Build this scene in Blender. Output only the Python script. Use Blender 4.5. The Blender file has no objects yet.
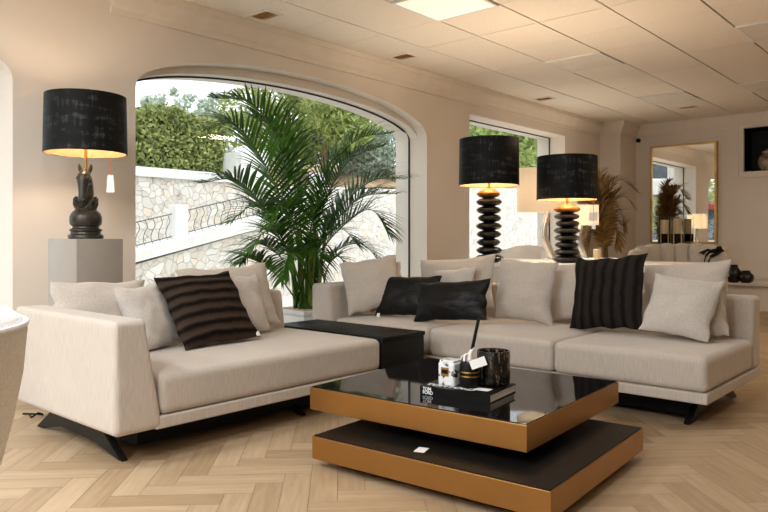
import bpy, bmesh, math, random
from mathutils import Vector, Matrix, noise
from mathutils.geometry import tessellate_polygon
random.seed(7)
PI = math.pi
SC = bpy.context.scene
COL = SC.collection

# ---------------------------------------------------------------- camera maths
F, CX, HY = 700.0, 384.0, 238.0
TH = math.atan(616 / 700); ct, st = math.cos(TH), math.sin(TH)
def ray(px):
    a = (px - CX) / F
    return (-st + a * ct, ct + a * st)
def at_d(px, py, d):
    r = ray(px); return Vector((r[0] * d, r[1] * d, 1 + (HY - py) * d / F))
def at_z(px, py, z):
    return at_d(px, py, F * (z - 1) / (HY - py))
def at_x(px, py, x):
    return at_d(px, py, x / ray(px)[0])
def at_y(px, py, y):
    return at_d(px, py, y / ray(px)[1])

# ---------------------------------------------------------------- materials
def lin(c):
    return tuple(((v / 255) / 12.92 if v / 255 <= .04045 else ((v / 255 + .055) / 1.055) ** 2.4) for v in c) + (1,)
class NT:
    def __init__(s, name):
        s.m = bpy.data.materials.new(name); s.m.use_nodes = True
        s.t = s.m.node_tree; s.n = s.t.nodes; s.b = s.n['Principled BSDF']; s.out = s.n['Material Output']
    def add(s, ty, **kw):
        n = s.n.new(ty)
        for k, v in kw.items():
            if k in n.inputs: n.inputs[k].default_value = v
            else: setattr(n, k, v)
        return n
    def link(s, a, b): s.t.links.new(a, b)
    def coords(s, kind='Object', scale=(1, 1, 1), rot=(0, 0, 0)):
        tc = s.add('ShaderNodeTexCoord'); mp = s.add('ShaderNodeMapping')
        mp.inputs['Scale'].default_value = scale; mp.inputs['Rotation'].default_value = rot
        s.link(tc.outputs[kind], mp.inputs['Vector']); return mp.outputs['Vector']
    def ramp(s, fac, stops, interp='LINEAR'):
        r = s.add('ShaderNodeValToRGB'); cr = r.color_ramp; cr.interpolation = interp
        while len(cr.elements) < len(stops): cr.elements.new(.5)
        for e, (p, c) in zip(cr.elements, stops): e.position = p; e.color = lin(c) if len(c) == 3 else c
        s.link(fac, r.inputs['Fac']); return r.outputs['Color']
    def noise(s, vec, scale, detail=3, rough=.5):
        n = s.add('ShaderNodeTexNoise'); n.inputs['Scale'].default_value = scale
        n.inputs['Detail'].default_value = detail; n.inputs['Roughness'].default_value = rough
        s.link(vec, n.inputs['Vector']); return n.outputs['Fac']
    def bump(s, h, strength=.3, dist=.005):
        b = s.add('ShaderNodeBump'); b.inputs['Strength'].default_value = strength; b.inputs['Distance'].default_value = dist
        s.link(h, b.inputs['Height']); s.link(b.outputs['Normal'], s.b.inputs['Normal'])
    def set(s, rough=.5, metal=0., spec=.5, sheen=0., coat=0.):
        s.b.inputs['Roughness'].default_value = rough; s.b.inputs['Metallic'].default_value = metal
        s.b.inputs['Specular IOR Level'].default_value = spec
        s.b.inputs['Sheen Weight'].default_value = sheen; s.b.inputs['Coat Weight'].default_value = coat
        return s
def simple(name, col, rough=.5, metal=0., spec=.5, var=0.06, vscale=6., bump=0., bscale=60., sheen=0., coat=0., stretch=(1, 1, 1), kind='Object'):
    t = NT(name).set(rough, metal, spec, sheen, coat)
    v = t.coords(kind, stretch)
    f = t.noise(v, vscale)
    lo = tuple(max(0, c * (1 - var)) for c in col); hi = tuple(min(255, c * (1 + var)) for c in col)
    t.link(t.ramp(f, [(.3, lo), (.7, hi)]), t.b.inputs['Base Color'])
    if bump: t.bump(t.noise(v, bscale, 4), bump)
    return t.m

M = {}
M['wall'] = simple('wall_plaster', (229, 220, 209), .85, spec=.2, var=.015, vscale=1.5, bump=.05, bscale=90)
M['white'] = simple('white_paint', (228, 226, 222), .6, spec=.3, var=.015)
M['outwhite'] = simple('white_render', (232, 230, 226), .9, spec=.1, var=.03, bump=.1)
M['trim'] = simple('cornice_plaster', (230, 220, 208), .8, spec=.2, var=.015)
M['tile'] = simple('ceiling_tile', (234, 224, 211), .9, spec=.1, var=.05, vscale=220, bump=.15, bscale=160)
M['dark'] = simple('shadow_gap', (96, 74, 54), .9, var=.05)
M['black'] = simple('black_lacquer', (7, 7, 7), .45, var=.1, spec=.2)
M['blackmetal'] = simple('black_metal', (16, 15, 15), .5, .3, var=.1)
M['blackceramic'] = simple('black_ceramic', (9, 7, 6), .3, var=.15, spec=.5)
M['bronze'] = simple('dark_bronze', (60, 56, 50), .36, .55, var=.25, vscale=9)
M['gold'] = simple('brushed_gold', (166, 124, 72), .36, 1., var=.015, vscale=8)
M['antique'] = simple('antique_gold', (150, 108, 56), .42, .8, var=.2, vscale=12)
M['brass'] = simple('brass', (196, 160, 92), .3, 1., var=.08)
M['goldlining'] = simple('gold_lining', (178, 148, 106), .6, .1, var=.05)
M['silver'] = simple('polished_silver', (226, 222, 214), .22, .75, var=.05)
M['paper'] = simple('white_card', (238, 236, 232), .7, var=.01)
M['pot'] = simple('white_planter', (226, 226, 224), .55, var=.015)
M['greybox'] = simple('plinth_paint', (158, 150, 140), .4, spec=.5, var=.015)
M['candle'] = simple('cream_wax', (226, 204, 160), .5, var=.03)
M['asphalt'] = simple('pale_paving', (205, 202, 196), .9, var=.06, vscale=20, bump=.2)
M['trunk'] = simple('bark', (104, 86, 66), .9, var=.25, vscale=14, bump=.5)
M['iron'] = simple('wrought_iron', (104, 102, 100), .6, .5, var=.1)
M['soil'] = simple('dry_earth', (178, 150, 122), .95, var=.2, vscale=3, bump=.6, bscale=8)
M['facade'] = simple('pale_facade', (222, 214, 206), .9, var=.03)
M['terracotta'] = simple('red_shop_sign', (176, 60, 58), .7, var=.05)
M['winglass'] = simple('dark_window_glass', (64, 78, 88), .15, var=.2)
M['porcelain'] = simple('white_porcelain', (164, 152, 134), .3, var=.03)
M['orange'] = simple('orange_cord', (206, 112, 62), .7, var=.05)

def m_fabric(name, col, rib=True):
    t = NT(name).set(.92, 0, .15, .25)
    v = t.coords('Object', (230, 230, 14) if rib else (150, 150, 150))
    w = t.noise(v, 1.0, 2)
    v2 = t.coords('Object'); n2 = t.noise(v2, 2.5, 3)
    mx = t.add('ShaderNodeMath', operation='MULTIPLY_ADD'); t.link(n2, mx.inputs[0]); mx.inputs[1].default_value = .35
    t.link(w, mx.inputs[2])
    t.link(t.ramp(mx.outputs[0], [(.35, tuple(c * .9 for c in col)), (1., tuple(min(255, c * 1.06) for c in col))]), t.b.inputs['Base Color'])
    t.bump(w, .35, .003)
    return t.m
M['sofa'] = m_fabric('beige_sofa_weave', (195, 184, 171))
M['cushion'] = m_fabric('beige_cushion_linen', (192, 181, 169), False)
M['cushion2'] = m_fabric('pale_cushion_linen', (197, 189, 179), False)

def m_boucle():
    t = NT('white_boucle').set(.95, 0, .1, .3)
    v = t.coords('Object'); vo = t.add('ShaderNodeTexVoronoi', feature='F1'); vo.inputs['Scale'].default_value = 150
    t.link(v, vo.inputs['Vector'])
    t.link(t.ramp(vo.outputs['Distance'], [(0, (242, 240, 236)), (.8, (226, 222, 215))]), t.b.inputs['Base Color'])
    inv = t.add('ShaderNodeMath', operation='SUBTRACT'); inv.inputs[0].default_value = 1
    t.link(vo.outputs['Distance'], inv.inputs[1]); t.bump(inv.outputs[0], .35, .003)
    return t.m
M['boucle'] = m_boucle()

def m_fur(name, axis, n, c0, c1):
    t = NT(name).set(.7, 0, .1, .0)
    tc = t.add('ShaderNodeTexCoord'); sp = t.add('ShaderNodeSeparateXYZ'); t.link(tc.outputs['UV'], sp.inputs[0])
    ns = t.noise(tc.outputs['UV'], 6, 3)
    a = t.add('ShaderNodeMath', operation='MULTIPLY_ADD'); t.link(ns, a.inputs[0]); a.inputs[1].default_value = .05
    t.link(sp.outputs[axis], a.inputs[2])
    b = t.add('ShaderNodeMath', operation='MULTIPLY'); t.link(a.outputs[0], b.inputs[0]); b.inputs[1].default_value = n * 2 * PI
    c = t.add('ShaderNodeMath', operation='SINE'); t.link(b.outputs[0], c.inputs[0])
    d = t.add('ShaderNodeMath', operation='MULTIPLY_ADD'); t.link(c.outputs[0], d.inputs[0]); d.inputs[1].default_value = .5; d.inputs[2].default_value = .5
    mp = t.add('ShaderNodeMapping'); t.link(tc.outputs['UV'], mp.inputs['Vector'])
    mp.inputs['Scale'].default_value = (160, 25, 1) if axis == 'Y' else (25, 160, 1)
    hair = t.noise(mp.outputs['Vector'], 1., 3)
    e = t.add('ShaderNodeMath', operation='MULTIPLY_ADD'); t.link(hair, e.inputs[0]); e.inputs[1].default_value = .5; 
    t.link(d.outputs[0], e.inputs[2])
    t.link(t.ramp(e.outputs[0], [(.25, c0), (1.2, c1)]), t.b.inputs['Base Color'])
    t.bump(e.outputs[0], .6, .012)
    return t.m
M['furrow'] = m_fur('dark_brown_striped_fur', 'Y', 7, (8, 5, 4), (62, 49, 40))
M['furcol'] = m_fur('dark_grey_striped_fur', 'X', 7, (9, 7, 6), (40, 33, 29))
def m_hide():
    t = NT('dark_cowhide').set(.45, 0, .25, 0)
    v = t.coords('UV', (1, 1, 1)); n = t.noise(v, 5, 4)
    t.link(t.ramp(n, [(.35, (6, 5, 5)), (.75, (26, 22, 18))]), t.b.inputs['Base Color'])
    t.bump(n, .5, .02); return t.m
M['hide'] = m_hide()
def m_velvet():
    t = NT('black_velvet').set(.6, 0, .2, 0)
    v = t.coords('Object', (46, 46, 5)); a = t.noise(v, 1, 4, .7); v2 = t.coords('Object', (9, 9, 30)); b = t.noise(v2, 1, 3)
    m = t.add('ShaderNodeMath', operation='MULTIPLY'); t.link(a, m.inputs[0]); t.link(b, m.inputs[1])
    t.link(t.ramp(m.outputs[0], [(.17, (5, 5, 5)), (.28, (12, 12, 12)), (.42, (60, 63, 63))]), t.b.inputs['Base Color'])
    r = t.ramp(m.outputs[0], [(.15, (165, 165, 165, 1)), (.4, (90, 90, 90, 1))])
    t.bump(m.outputs[0], .25, .004); return t.m
M['velvet'] = m_velvet()
def m_wood(name, c0, c1, uv=False, rough=.42, spec=.4):
    t = NT(name).set(rough, 0, spec)
    v = t.coords('UV' if uv else 'Object', (2.2, 26, 1) if uv else (30, 2.5, 30))
    g = t.noise(v, 1.4, 5, .6)
    if uv:
        geo = t.add('ShaderNodeNewGeometry')
        m = t.add('ShaderNodeMath', operation='MULTIPLY_ADD'); t.link(geo.outputs['Random Per Island'], m.inputs[0]); m.inputs[1].default_value = .34
        m2 = t.add('ShaderNodeMath', operation='MULTIPLY_ADD'); t.link(g, m2.inputs[0]); m2.inputs[1].default_value = .62; m2.inputs[2].default_value = -.08
        t.link(m2.outputs[0], m.inputs[2]); f = m.outputs[0]
    else: f = g
    t.link(t.ramp(f, [(.2, c0), (.75, c1)]), t.b.inputs['Base Color'])
    t.bump(g, .12, .002); return t.m
M['oak'] = m_wood('pale_oak_planks', (160, 134, 103), (198, 174, 142), True, .46, .35)
M['blackwood'] = m_wood('black_oak', (8, 7, 6), (24, 21, 18), rough=.5, spec=.2)
def m_blackglass():
    t = NT('black_glass').set(.04, 0, .5); t.b.inputs['Base Color'].default_value = (.006, .005, .005, 1)
    t.b.inputs['Coat Weight'].default_value = 0; t.b.inputs['Coat Roughness'].default_value = .02; return t.m
M['blackglass'] = m_blackglass()
def m_mirror():
    t = NT('mirror_silvering').set(.01, 1.); t.b.inputs['Base Color'].default_value = (.86, .85, .82, 1); return t.m
M['mirror'] = m_mirror()
def m_glass(name, tint=(1, 1, 1, 1), gl=.06):
    t = NT(name); t.n.remove(t.b)
    tr = t.add('ShaderNodeBsdfTransparent'); tr.inputs['Color'].default_value = tint
    g = t.add('ShaderNodeBsdfGlossy'); g.inputs['Roughness'].default_value = .02
    lw = t.add('ShaderNodeLayerWeight'); lw.inputs['Blend'].default_value = .5
    pw = t.add('ShaderNodeMath', operation='POWER'); t.link(lw.outputs['Facing'], pw.inputs[0]); pw.inputs[1].default_value = 5
    fr = t.add('ShaderNodeMath', operation='MULTIPLY_ADD'); t.link(pw.outputs[0], fr.inputs[0]); fr.inputs[1].default_value = .4; fr.inputs[2].default_value = .012
    mx = t.add('ShaderNodeMixShader'); t.link(fr.outputs[0], mx.inputs[0]); t.link(tr.outputs[0], mx.inputs[1]); t.link(g.outputs[0], mx.inputs[2])
    t.link(mx.outputs[0], t.out.inputs['Surface']); return t.m
M['glass'] = m_glass('window_glass', (.97, .985, .98, 1))
def m_leaf(name, c0, c1, trans=.25, rough=.5):
    t = NT(name).set(rough, 0, .35)
    geo = t.add('ShaderNodeNewGeometry'); v = t.coords('Object'); n = t.noise(v, 3.)
    m = t.add('ShaderNodeMath', operation='MULTIPLY_ADD'); t.link(geo.outputs['Random Per Island'], m.inputs[0]); m.inputs[1].default_value = .6; 
    k = t.add('ShaderNodeMath', operation='MULTIPLY'); t.link(n, k.inputs[0]); k.inputs[1].default_value = .6
    t.link(k.outputs[0], m.inputs[2])
    c = t.ramp(m.outputs[0], [(.15, c0), (.85, c1)]); t.link(c, t.b.inputs['Base Color'])
    tl = t.add('ShaderNodeBsdfTranslucent'); t.link(c, tl.inputs['Color'])
    mx = t.add('ShaderNodeMixShader'); mx.inputs[0].default_value = trans
    t.link(t.b.outputs[0], mx.inputs[1]); t.link(tl.outputs[0], mx.inputs[2]); t.link(mx.outputs[0], t.out.inputs['Surface'])
    return t.m
M['palm'] = m_leaf('palm_green', (9, 38, 10), (80, 128, 40), .3)
M['palmstem'] = simple('palm_stem', (110, 122, 52), .5, var=.2, vscale=20)
M['drypalm'] = m_leaf('dried_gold_palm', (52, 38, 20), (170, 132, 74), .1)
M['hedge'] = m_leaf('hedge_leaf', (70, 88, 48), (176, 184, 112), .2)
M['pine'] = m_leaf('pine_needle', (92, 118, 64), (176, 188, 112), .3)
M['olive'] = m_leaf('olive_leaf', (120, 136, 116), (182, 194, 176), .25)
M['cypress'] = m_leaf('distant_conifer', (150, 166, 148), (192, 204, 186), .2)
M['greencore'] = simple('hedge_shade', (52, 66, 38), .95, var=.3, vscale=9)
def m_stone():
    t = NT('crazy_paved_stone').set(.9, 0, .15)
    v = t.coords('Object'); n = t.add('ShaderNodeTexNoise'); n.inputs['Scale'].default_value = 2.4; t.link(v, n.inputs['Vector'])
    ad = t.add('ShaderNodeVectorMath', operation='MULTIPLY_ADD'); t.link(n.outputs['Color'], ad.inputs[0]); ad.inputs[1].default_value = (.25, .25, .25); t.link(v, ad.inputs[2])
    e = t.add('ShaderNodeTexVoronoi', feature='DISTANCE_TO_EDGE'); e.inputs['Scale'].default_value = 7.5; t.link(ad.outputs[0], e.inputs['Vector'])
    c = t.add('ShaderNodeTexVoronoi', feature='F1'); c.inputs['Scale'].default_value = 7.5; t.link(ad.outputs[0], c.inputs['Vector'])
    sp = t.add('ShaderNodeSeparateColor'); t.link(c.outputs['Color'], sp.inputs[0])
    stone = t.ramp(sp.outputs[0], [(.1, (214, 206, 196)), (.6, (232, 227, 220)), (.95, (228, 215, 199))])
    gap = t.noise(v, 9, 2)
    gm = t.ramp(gap, [(.4, (206, 200, 192)), (.52, (200, 194, 186)), (.62, (168, 160, 152))])
    fac = t.ramp(e.outputs['Distance'], [(.012, (0, 0, 0, 1)), (.05, (1, 1, 1, 1))])
    mx = t.add('ShaderNodeMix', data_type='RGBA'); t.link(fac, mx.inputs[0]); t.link(gm, mx.inputs[6]); t.link(stone, mx.inputs[7])
    t.link(mx.outputs[2], t.b.inputs['Base Color'])
    t.bump(fac, .6, .03); return t.m
M['stone'] = m_stone()
def m_emit(name, col, s):
    t = NT(name); t.b.inputs['Base Color'].default_value = lin(col)
    t.b.inputs['Emission Color'].default_value = lin(col); t.b.inputs['Emission Strength'].default_value = s; return t.m
M['diffuser'] = m_emit('light_diffuser', (255, 246, 232), .3)
M['diffuser_off'] = simple('unlit_diffuser', (226, 218, 206), .5, var=.02)
M['bulb'] = m_emit('warm_bulb', (255, 196, 120), 12)
def m_shade():
    t = NT('cream_lampshade').set(.9, 0, .1); t.b.inputs['Base Color'].default_value = lin((236, 230, 222))
    tl = t.add('ShaderNodeBsdfTranslucent'); tl.inputs['Color'].default_value = lin((244, 238, 228))
    mx = t.add('ShaderNodeMixShader'); mx.inputs[0].default_value = .55
    t.link(t.b.outputs[0], mx.inputs[1]); t.link(tl.outputs[0], mx.inputs[2]); t.link(mx.outputs[0], t.out.inputs['Surface']); return t.m
M['creamshade'] = m_shade()
def m_marble():
    t = NT('black_veined_white').set(.2, 0, .5); v = t.coords('Object', (26, 26, 26)); n = t.noise(v, 1., 4, .6)
    t.link(t.ramp(n, [(.30, (20, 20, 22)), (.41, (40, 40, 44)), (.45, (224, 226, 228)), (1, (244, 244, 242))]), t.b.inputs['Base Color']); return t.m
M['marble'] = m_marble()
def m_votive():
    t = NT('black_mottled_glass').set(.15, 0, .5); v = t.coords('Object', (60, 60, 16)); n = t.noise(v, 1., 4, .7)
    t.link(t.ramp(n, [(.44, (7, 6, 6)), (.54, (24, 20, 16)), (.62, (120, 104, 84))]), t.b.inputs['Base Color']); t.bump(n, .6, .004); return t.m
M['votive'] = m_votive()
def m_porc():
    t = NT('painted_porcelain').set(.25, 0, .5); v = t.coords('Object', (14, 14, 14)); n = t.noise(v, 1., 3)
    t.link(t.ramp(n, [(.36, (60, 58, 62)), (.46, (140, 126, 106)), (1, (168, 156, 138))]), t.b.inputs['Base Color']); return t.m
M['vase'] = m_porc()

# ---------------------------------------------------------------- mesh helpers
def obj(name, bm, mat, parent=None, smooth=True, loc=None, ang=40):
    me = bpy.data.meshes.new(name)
    bmesh.ops.recalc_face_normals(bm, faces=bm.faces[:])
    bm.to_mesh(me); bm.free()
    for m in (mat if isinstance(mat, list) else [mat]): me.materials.append(m)
    if smooth:
        me.polygons.foreach_set('use_smooth', [True] * len(me.polygons))
        try: me.set_sharp_from_angle(angle=math.radians(ang))
        except Exception: pass
    o = bpy.data.objects.new(name, me); COL.objects.link(o)
    if parent is not None: o.parent = parent
    if loc is not None: o.location = loc
    return o
def leafobj(name, verts, faces, mat, parent=None):
    me = bpy.data.meshes.new(name); me.from_pydata(verts, [], faces); me.materials.append(mat)
    o = bpy.data.objects.new(name, me); COL.objects.link(o)
    if parent is not None: o.parent = parent
    return o
def tag(o, label, cat, group=None, kind=None):
    o['label'] = label; o['category'] = cat
    if group: o['group'] = group
    if kind: o['kind'] = kind
    return o
def thing(name, label, cat, loc=(0, 0, 0), rz=0, group=None):
    o = bpy.data.objects.new(name, None); o.empty_display_size = .1; COL.objects.link(o)
    o.location = loc; o.rotation_euler = (0, 0, rz); return tag(o, label, cat, group)
def struct(o): o['kind'] = 'structure'; return o
def dup(root, loc, rz, label=None, group=None):
    def cp(o, par):
        c = o.copy(); COL.objects.link(c)
        if par is not None: c.parent = par
        for ch in list(o.children): cp(ch, c)
        return c
    r = cp(root, None); r.location = loc; r.rotation_euler = (0, 0, rz)
    if label: r['label'] = label
    if group: r['group'] = group
    return r
def box(bm, x0, x1, y0, y1, z0, z1, bev=0., seg=2):
    g = bmesh.ops.create_cube(bm, size=1)
    for v in g['verts']:
        v.co = Vector(((x0 + x1) / 2 + v.co.x * (x1 - x0), (y0 + y1) / 2 + v.co.y * (y1 - y0), (z0 + z1) / 2 + v.co.z * (z1 - z0)))
    if bev:
        es = list({e for v in g['verts'] for e in v.link_edges})
        bmesh.ops.bevel(bm, geom=es, offset=bev, segments=seg, profile=.5, affect='EDGES')
    return bm
def B(*a, **k): return box(bmesh.new(), *a, **k)
def axis_pts(h, r):
    k = [0, .25, .5, .8, 1.1]
    pts = [-h + r * q for q in k] ; inner = h - 1.1 * r
    n = 9; mid = [-inner + 2 * inner * i / n for i in range(1, n)]
    return pts + mid + [h - r * q for q in reversed(k)]
def rbox(bm, c, size, r, crown=0., fn=None):
    hx, hy, hz = size[0] / 2, size[1] / 2, size[2] / 2
    A = [axis_pts(h, r) for h in (hx, hy, hz)]
    new = {}
    def vert(p):
        key = tuple(round(v, 5) for v in p)
        if key in new: return new[key]
        q = Vector([max(-(h - r), min(h - r, v)) for v, h in zip(p, (hx, hy, hz))])
        d = Vector(p) - q
        w = q + d.normalized() * r if d.length > 1e-9 else Vector(p)
        if crown and w.z > 0: w.z += crown * max(0, 1 - (w.x / hx) ** 4) * max(0, 1 - (w.y / hy) ** 4)
        w = Vector(c) + w
        if fn: w = fn(w)
        v = bm.verts.new(w); new[key] = v; return v
    H = (hx, hy, hz)
    for ax in range(3):
        u, v = (ax + 1) % 3, (ax + 2) % 3
        for s in (-1, 1):
            for i in range(len(A[u]) - 1):
                for j in range(len(A[v]) - 1):
                    ps = []
                    for a, b in ((i, j), (i + 1, j), (i + 1, j + 1), (i, j + 1)):
                        p = [0, 0, 0]; p[ax] = s * H[ax]; p[u] = A[u][a]; p[v] = A[v][b]; ps.append(vert(p))
                    if len(set(ps)) == 4:
                        try: bm.faces.new(ps)
                        except ValueError: pass
    return bm
def lathe(bm, prof, n=32, c=(0, 0, 0), sx=1., sy=1.):
    rings = []
    for r, z in prof:
        if r < 1e-5: rings.append([bm.verts.new((c[0], c[1], c[2] + z))])
        else: rings.append([bm.verts.new((c[0] + sx * r * math.cos(2 * PI * i / n), c[1] + sy * r * math.sin(2 * PI * i / n), c[2] + z)) for i in range(n)])
    for a, b in zip(rings, rings[1:]):
        for i in range(n):
            j = (i + 1) % n
            if len(a) == 1 and len(b) == 1: continue
            if len(a) == 1: bm.faces.new((a[0], b[i], b[j]))
            elif len(b) == 1: bm.faces.new((a[i], a[j], b[0]))
            else: bm.faces.new((a[i], a[j], b[j], b[i]))
    return bm
def L(prof, n=32, **k): return lathe(bmesh.new(), prof, n, **k)
def tube(bm, pts, rad, n=8, flat=1.):
    pts = [Vector(p) for p in pts]; rings = []
    up0 = None
    for i, p in enumerate(pts):
        t = (pts[min(i + 1, len(pts) - 1)] - pts[max(i - 1, 0)]).normalized()
        if up0 is None:
            up0 = Vector((0, 0, 1)) if abs(t.z) < .9 else Vector((1, 0, 0))
        a = t.cross(up0).normalized(); b = a.cross(t).normalized(); up0 = b
        r = rad[i] if isinstance(rad, (list, tuple)) else rad
        rings.append([bm.verts.new(p + a * r * math.cos(2 * PI * k / n) + b * r * flat * math.sin(2 * PI * k / n)) for k in range(n)])
    for A, Bq in zip(rings, rings[1:]):
        for k in range(n): bm.faces.new((A[k], A[(k + 1) % n], Bq[(k + 1) % n], Bq[k]))
    bm.faces.new(rings[0][::-1]); bm.faces.new(rings[-1]); return bm
def prism(bm, poly, fn, d0, d1):
    a = [bm.verts.new(fn(u, v, d0)) for u, v in poly]; b = [bm.verts.new(fn(u, v, d1)) for u, v in poly]
    bm.faces.new(a); bm.faces.new(b[::-1])
    for i in range(len(poly)):
        j = (i + 1) % len(poly); bm.faces.new((a[i], b[i], b[j], a[j]))
    return bm
def catmull(P, n=8):
    P = [Vector(p) for p in P]; Q = [2 * P[0] - P[1]] + P + [2 * P[-1] - P[-2]]; out = []
    for i in range(1, len(Q) - 2):
        for k in range(n):
            t = k / n; a, b, c, d = Q[i - 1], Q[i], Q[i + 1], Q[i + 2]
            out.append(.5 * ((2 * b) + (c - a) * t + (2 * a - 5 * b + 4 * c - d) * t * t + (3 * b - a - 3 * c + d) * t ** 3))
    out.append(P[-1]); return out
def panel(bm, outer, holes, fn, d0, d1, caps=True):
    """a wall: outer polygon with holes in (u,v), from depth d0 to d1"""
    loops = [outer] + holes
    flat = [p for l in loops for p in l]
    tris = tessellate_polygon([[Vector((u, v, 0)) for u, v in l] for l in loops])
    A = [bm.verts.new(fn(u, v, d0)) for u, v in flat]; Bv = [bm.verts.new(fn(u, v, d1)) for u, v in flat]
    for t in tris:
        bm.faces.new([A[i] for i in t]); bm.faces.new([Bv[i] for i in reversed(t)])
    k = 0
    for l in loops:
        n = len(l)
        for i in range(n):
            j = (i + 1) % n; bm.faces.new((A[k + i], A[k + j], Bv[k + j], Bv[k + i]))
        k += n
    return bm
def text_mesh(name, body, size, mat, parent, mtx, ext=.0006, off=0., space=1.):
    cu = bpy.data.curves.new(name, 'FONT'); cu.body = body; cu.size = size; cu.extrude = ext; cu.offset = off
    cu.space_character = space; cu.space_line = .78; cu.align_x = 'LEFT'
    tmp = bpy.data.objects.new('tmp_text', cu); COL.objects.link(tmp)
    bpy.context.view_layer.update()
    me = bpy.data.meshes.new_from_object(tmp.evaluated_get(bpy.context.evaluated_depsgraph_get()))
    bpy.data.objects.remove(tmp); bpy.data.curves.remove(cu)
    me.name = name; me.materials.clear(); me.materials.append(mat)
    o = bpy.data.objects.new(name, me); COL.objects.link(o); o.parent = parent; o.matrix_local = mtx; return o

# ================================================================= THE ROOM
XW, XO, XG = -4.75, -5.2, -5.0        # inner face, outer face, glass plane of the window wall
YF, HC = 11.15, 2.8
XR, YB = 7.0, -4.0
def arch(y0, y1, zs, z0, rise, n=36):
    c, h = (y0 + y1) / 2, (y1 - y0) / 2
    return [(y0, z0)] + [(c - h * math.cos(PI * i / n), z0 if False else zs + rise * math.sin(PI * i / n)) for i in range(n + 1)] + [(y1, z0)]
W1 = arch(2.645, 6.115, 2.11, .3, .37)
W1B = arch(2.645, 6.115, 2.10, .3, .30)
W3 = arch(-1.675, 1.795, 2.02, .3, .40)
W2 = [(6.94, .45), (6.94, 2.48), (9.385, 2.48), (9.385, .45)]
fw = lambda u, v, d: (d, u, v)
bm = panel(bmesh.new(), [(YB - .3, 0), (YB - .3, 3.), (YF + .4, 3.), (YF + .4, 0)], [W1, W2, W3], fw, XW, XW - .13)
panel(bm, [(YB - .3, 0), (YB - .3, 3.), (YF + .4, 3.), (YF + .4, 0)], [W1B, W2, W3], fw, XW - .13, XO)
struct(obj('wall_left', bm, M['wall'], smooth=False))
def window(name, loop, mid=()):
    c = (sum(p[0] for p in loop) / len(loop), sum(p[1] for p in loop) / len(loop))
    def inset(p, d):
        return (p[0] + (d if p[0] < c[0] else -d) * min(1, abs(p[0] - c[0]) / .3), p[1] + (d if p[1] < c[1] else -d))
    inner = [inset(p, .012) for p in loop]
    f = obj(name, panel(bmesh.new(), loop, [inner], fw, XG - .008, XG + .008), M['blackmetal'], smooth=False); struct(f)
    g = panel(bmesh.new(), inner, [], fw, XG - .003, XG + .003)
    obj('window_glass', g, M['glass'], f, smooth=False)
    for y in mid:
        obj('window_mullion', B(XG - .02, XG + .02, y - .02, y + .02, .32, 2.3), M['blackmetal'], f)
window('window_1', W1B); window('window_2', W2); window('window_3', W3)
# far wall with a display niche
fy = lambda u, v, d: (u, d, v)
NX0, NX1, NZ0, NZ1 = -2.807, -1.95, 1.964, 2.607
struct(obj('wall_back', panel(bmesh.new(), [(-5.2, 0), (-5.2, 3), (XR, 3), (XR, 0)], [[(NX0, NZ0), (NX0, NZ1), (NX1, NZ1), (NX1, NZ0)]], fy, YF, YF + .4), M['wall'], smooth=False))
bm = bmesh.new(); box(bm, NX0 - .03, NX1 + .03, YF + .36, YF + .38, NZ0 - .03, NZ1 + .03)
box(bm, NX0 + .0, NX0 + .01, YF + .02, YF + .36, NZ0, NZ1); box(bm, NX1 - .01, NX1, YF + .02, YF + .36, NZ0, NZ1)
box(bm, NX0 + .01, NX1 - .01, YF + .02, YF + .36, NZ0, NZ0 + .01); box(bm, NX0 + .01, NX1 - .01, YF + .02, YF + .36, NZ1 - .01, NZ1)
struct(obj('wall_back_niche', bm, M['black'], smooth=False))
bm = panel(bmesh.new(), [(NX0 - .085, NZ0 - .085), (NX0 - .085, NZ1 + .085), (NX1 + .085, NZ1 + .085), (NX1 + .085, NZ0 - .085)], [[(NX0, NZ0), (NX0, NZ1), (NX1, NZ1), (NX1, NZ0)]], fy, YF - .03, YF)
panel(bm, [(NX0 - .085, NZ0 - .085), (NX0 - .085, NZ1 + .085), (NX1 + .085, NZ1 + .085), (NX1 + .085, NZ0 - .085)], [[(NX0 - .065, NZ0 - .065), (NX0 - .065, NZ1 + .065), (NX1 + .065, NZ1 + .065), (NX1 + .065, NZ0 - .065)]], fy, YF - .045, YF - .03)
struct(obj('trim_3', bm, M['trim'], smooth=False))
struct(obj('wall_column', B(XW, -4.41, 10.55, YF, 0, 3.0), M['wall'], smooth=False))
struct(obj('wall_right', B(XR, XR + .2, YB - .3, YF + .4, 0, 3), M['wall'], smooth=False))
# the wall behind the camera, with an unseen window added to let in daylight
W4 = [(-3.9, .25), (-3.9, 2.45), (1.2, 2.45), (1.2, .25)]
struct(obj('wall_front', panel(bmesh.new(), [(-5.2, 0), (-5.2, 3), (XR, 3), (XR, 0)], [W4], fy, YB, YB - .3), M['wall'], smooth=False))
f = struct(obj('added_window', panel(bmesh.new(), W4, [[(-3.85, .3), (-3.85, 2.4), (-1.4, 2.4), (-1.4, .3)], [(-1.35, .3), (-1.35, 2.4), (1.15, 2.4), (1.15, .3)]], fy, YB - .16, YB - .1), M['blackmetal'], smooth=False))
obj('window_glass', B(-3.86, 1.16, YB - .136, YB - .126, .29, 2.41), M['glass'], f, smooth=False)
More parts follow.
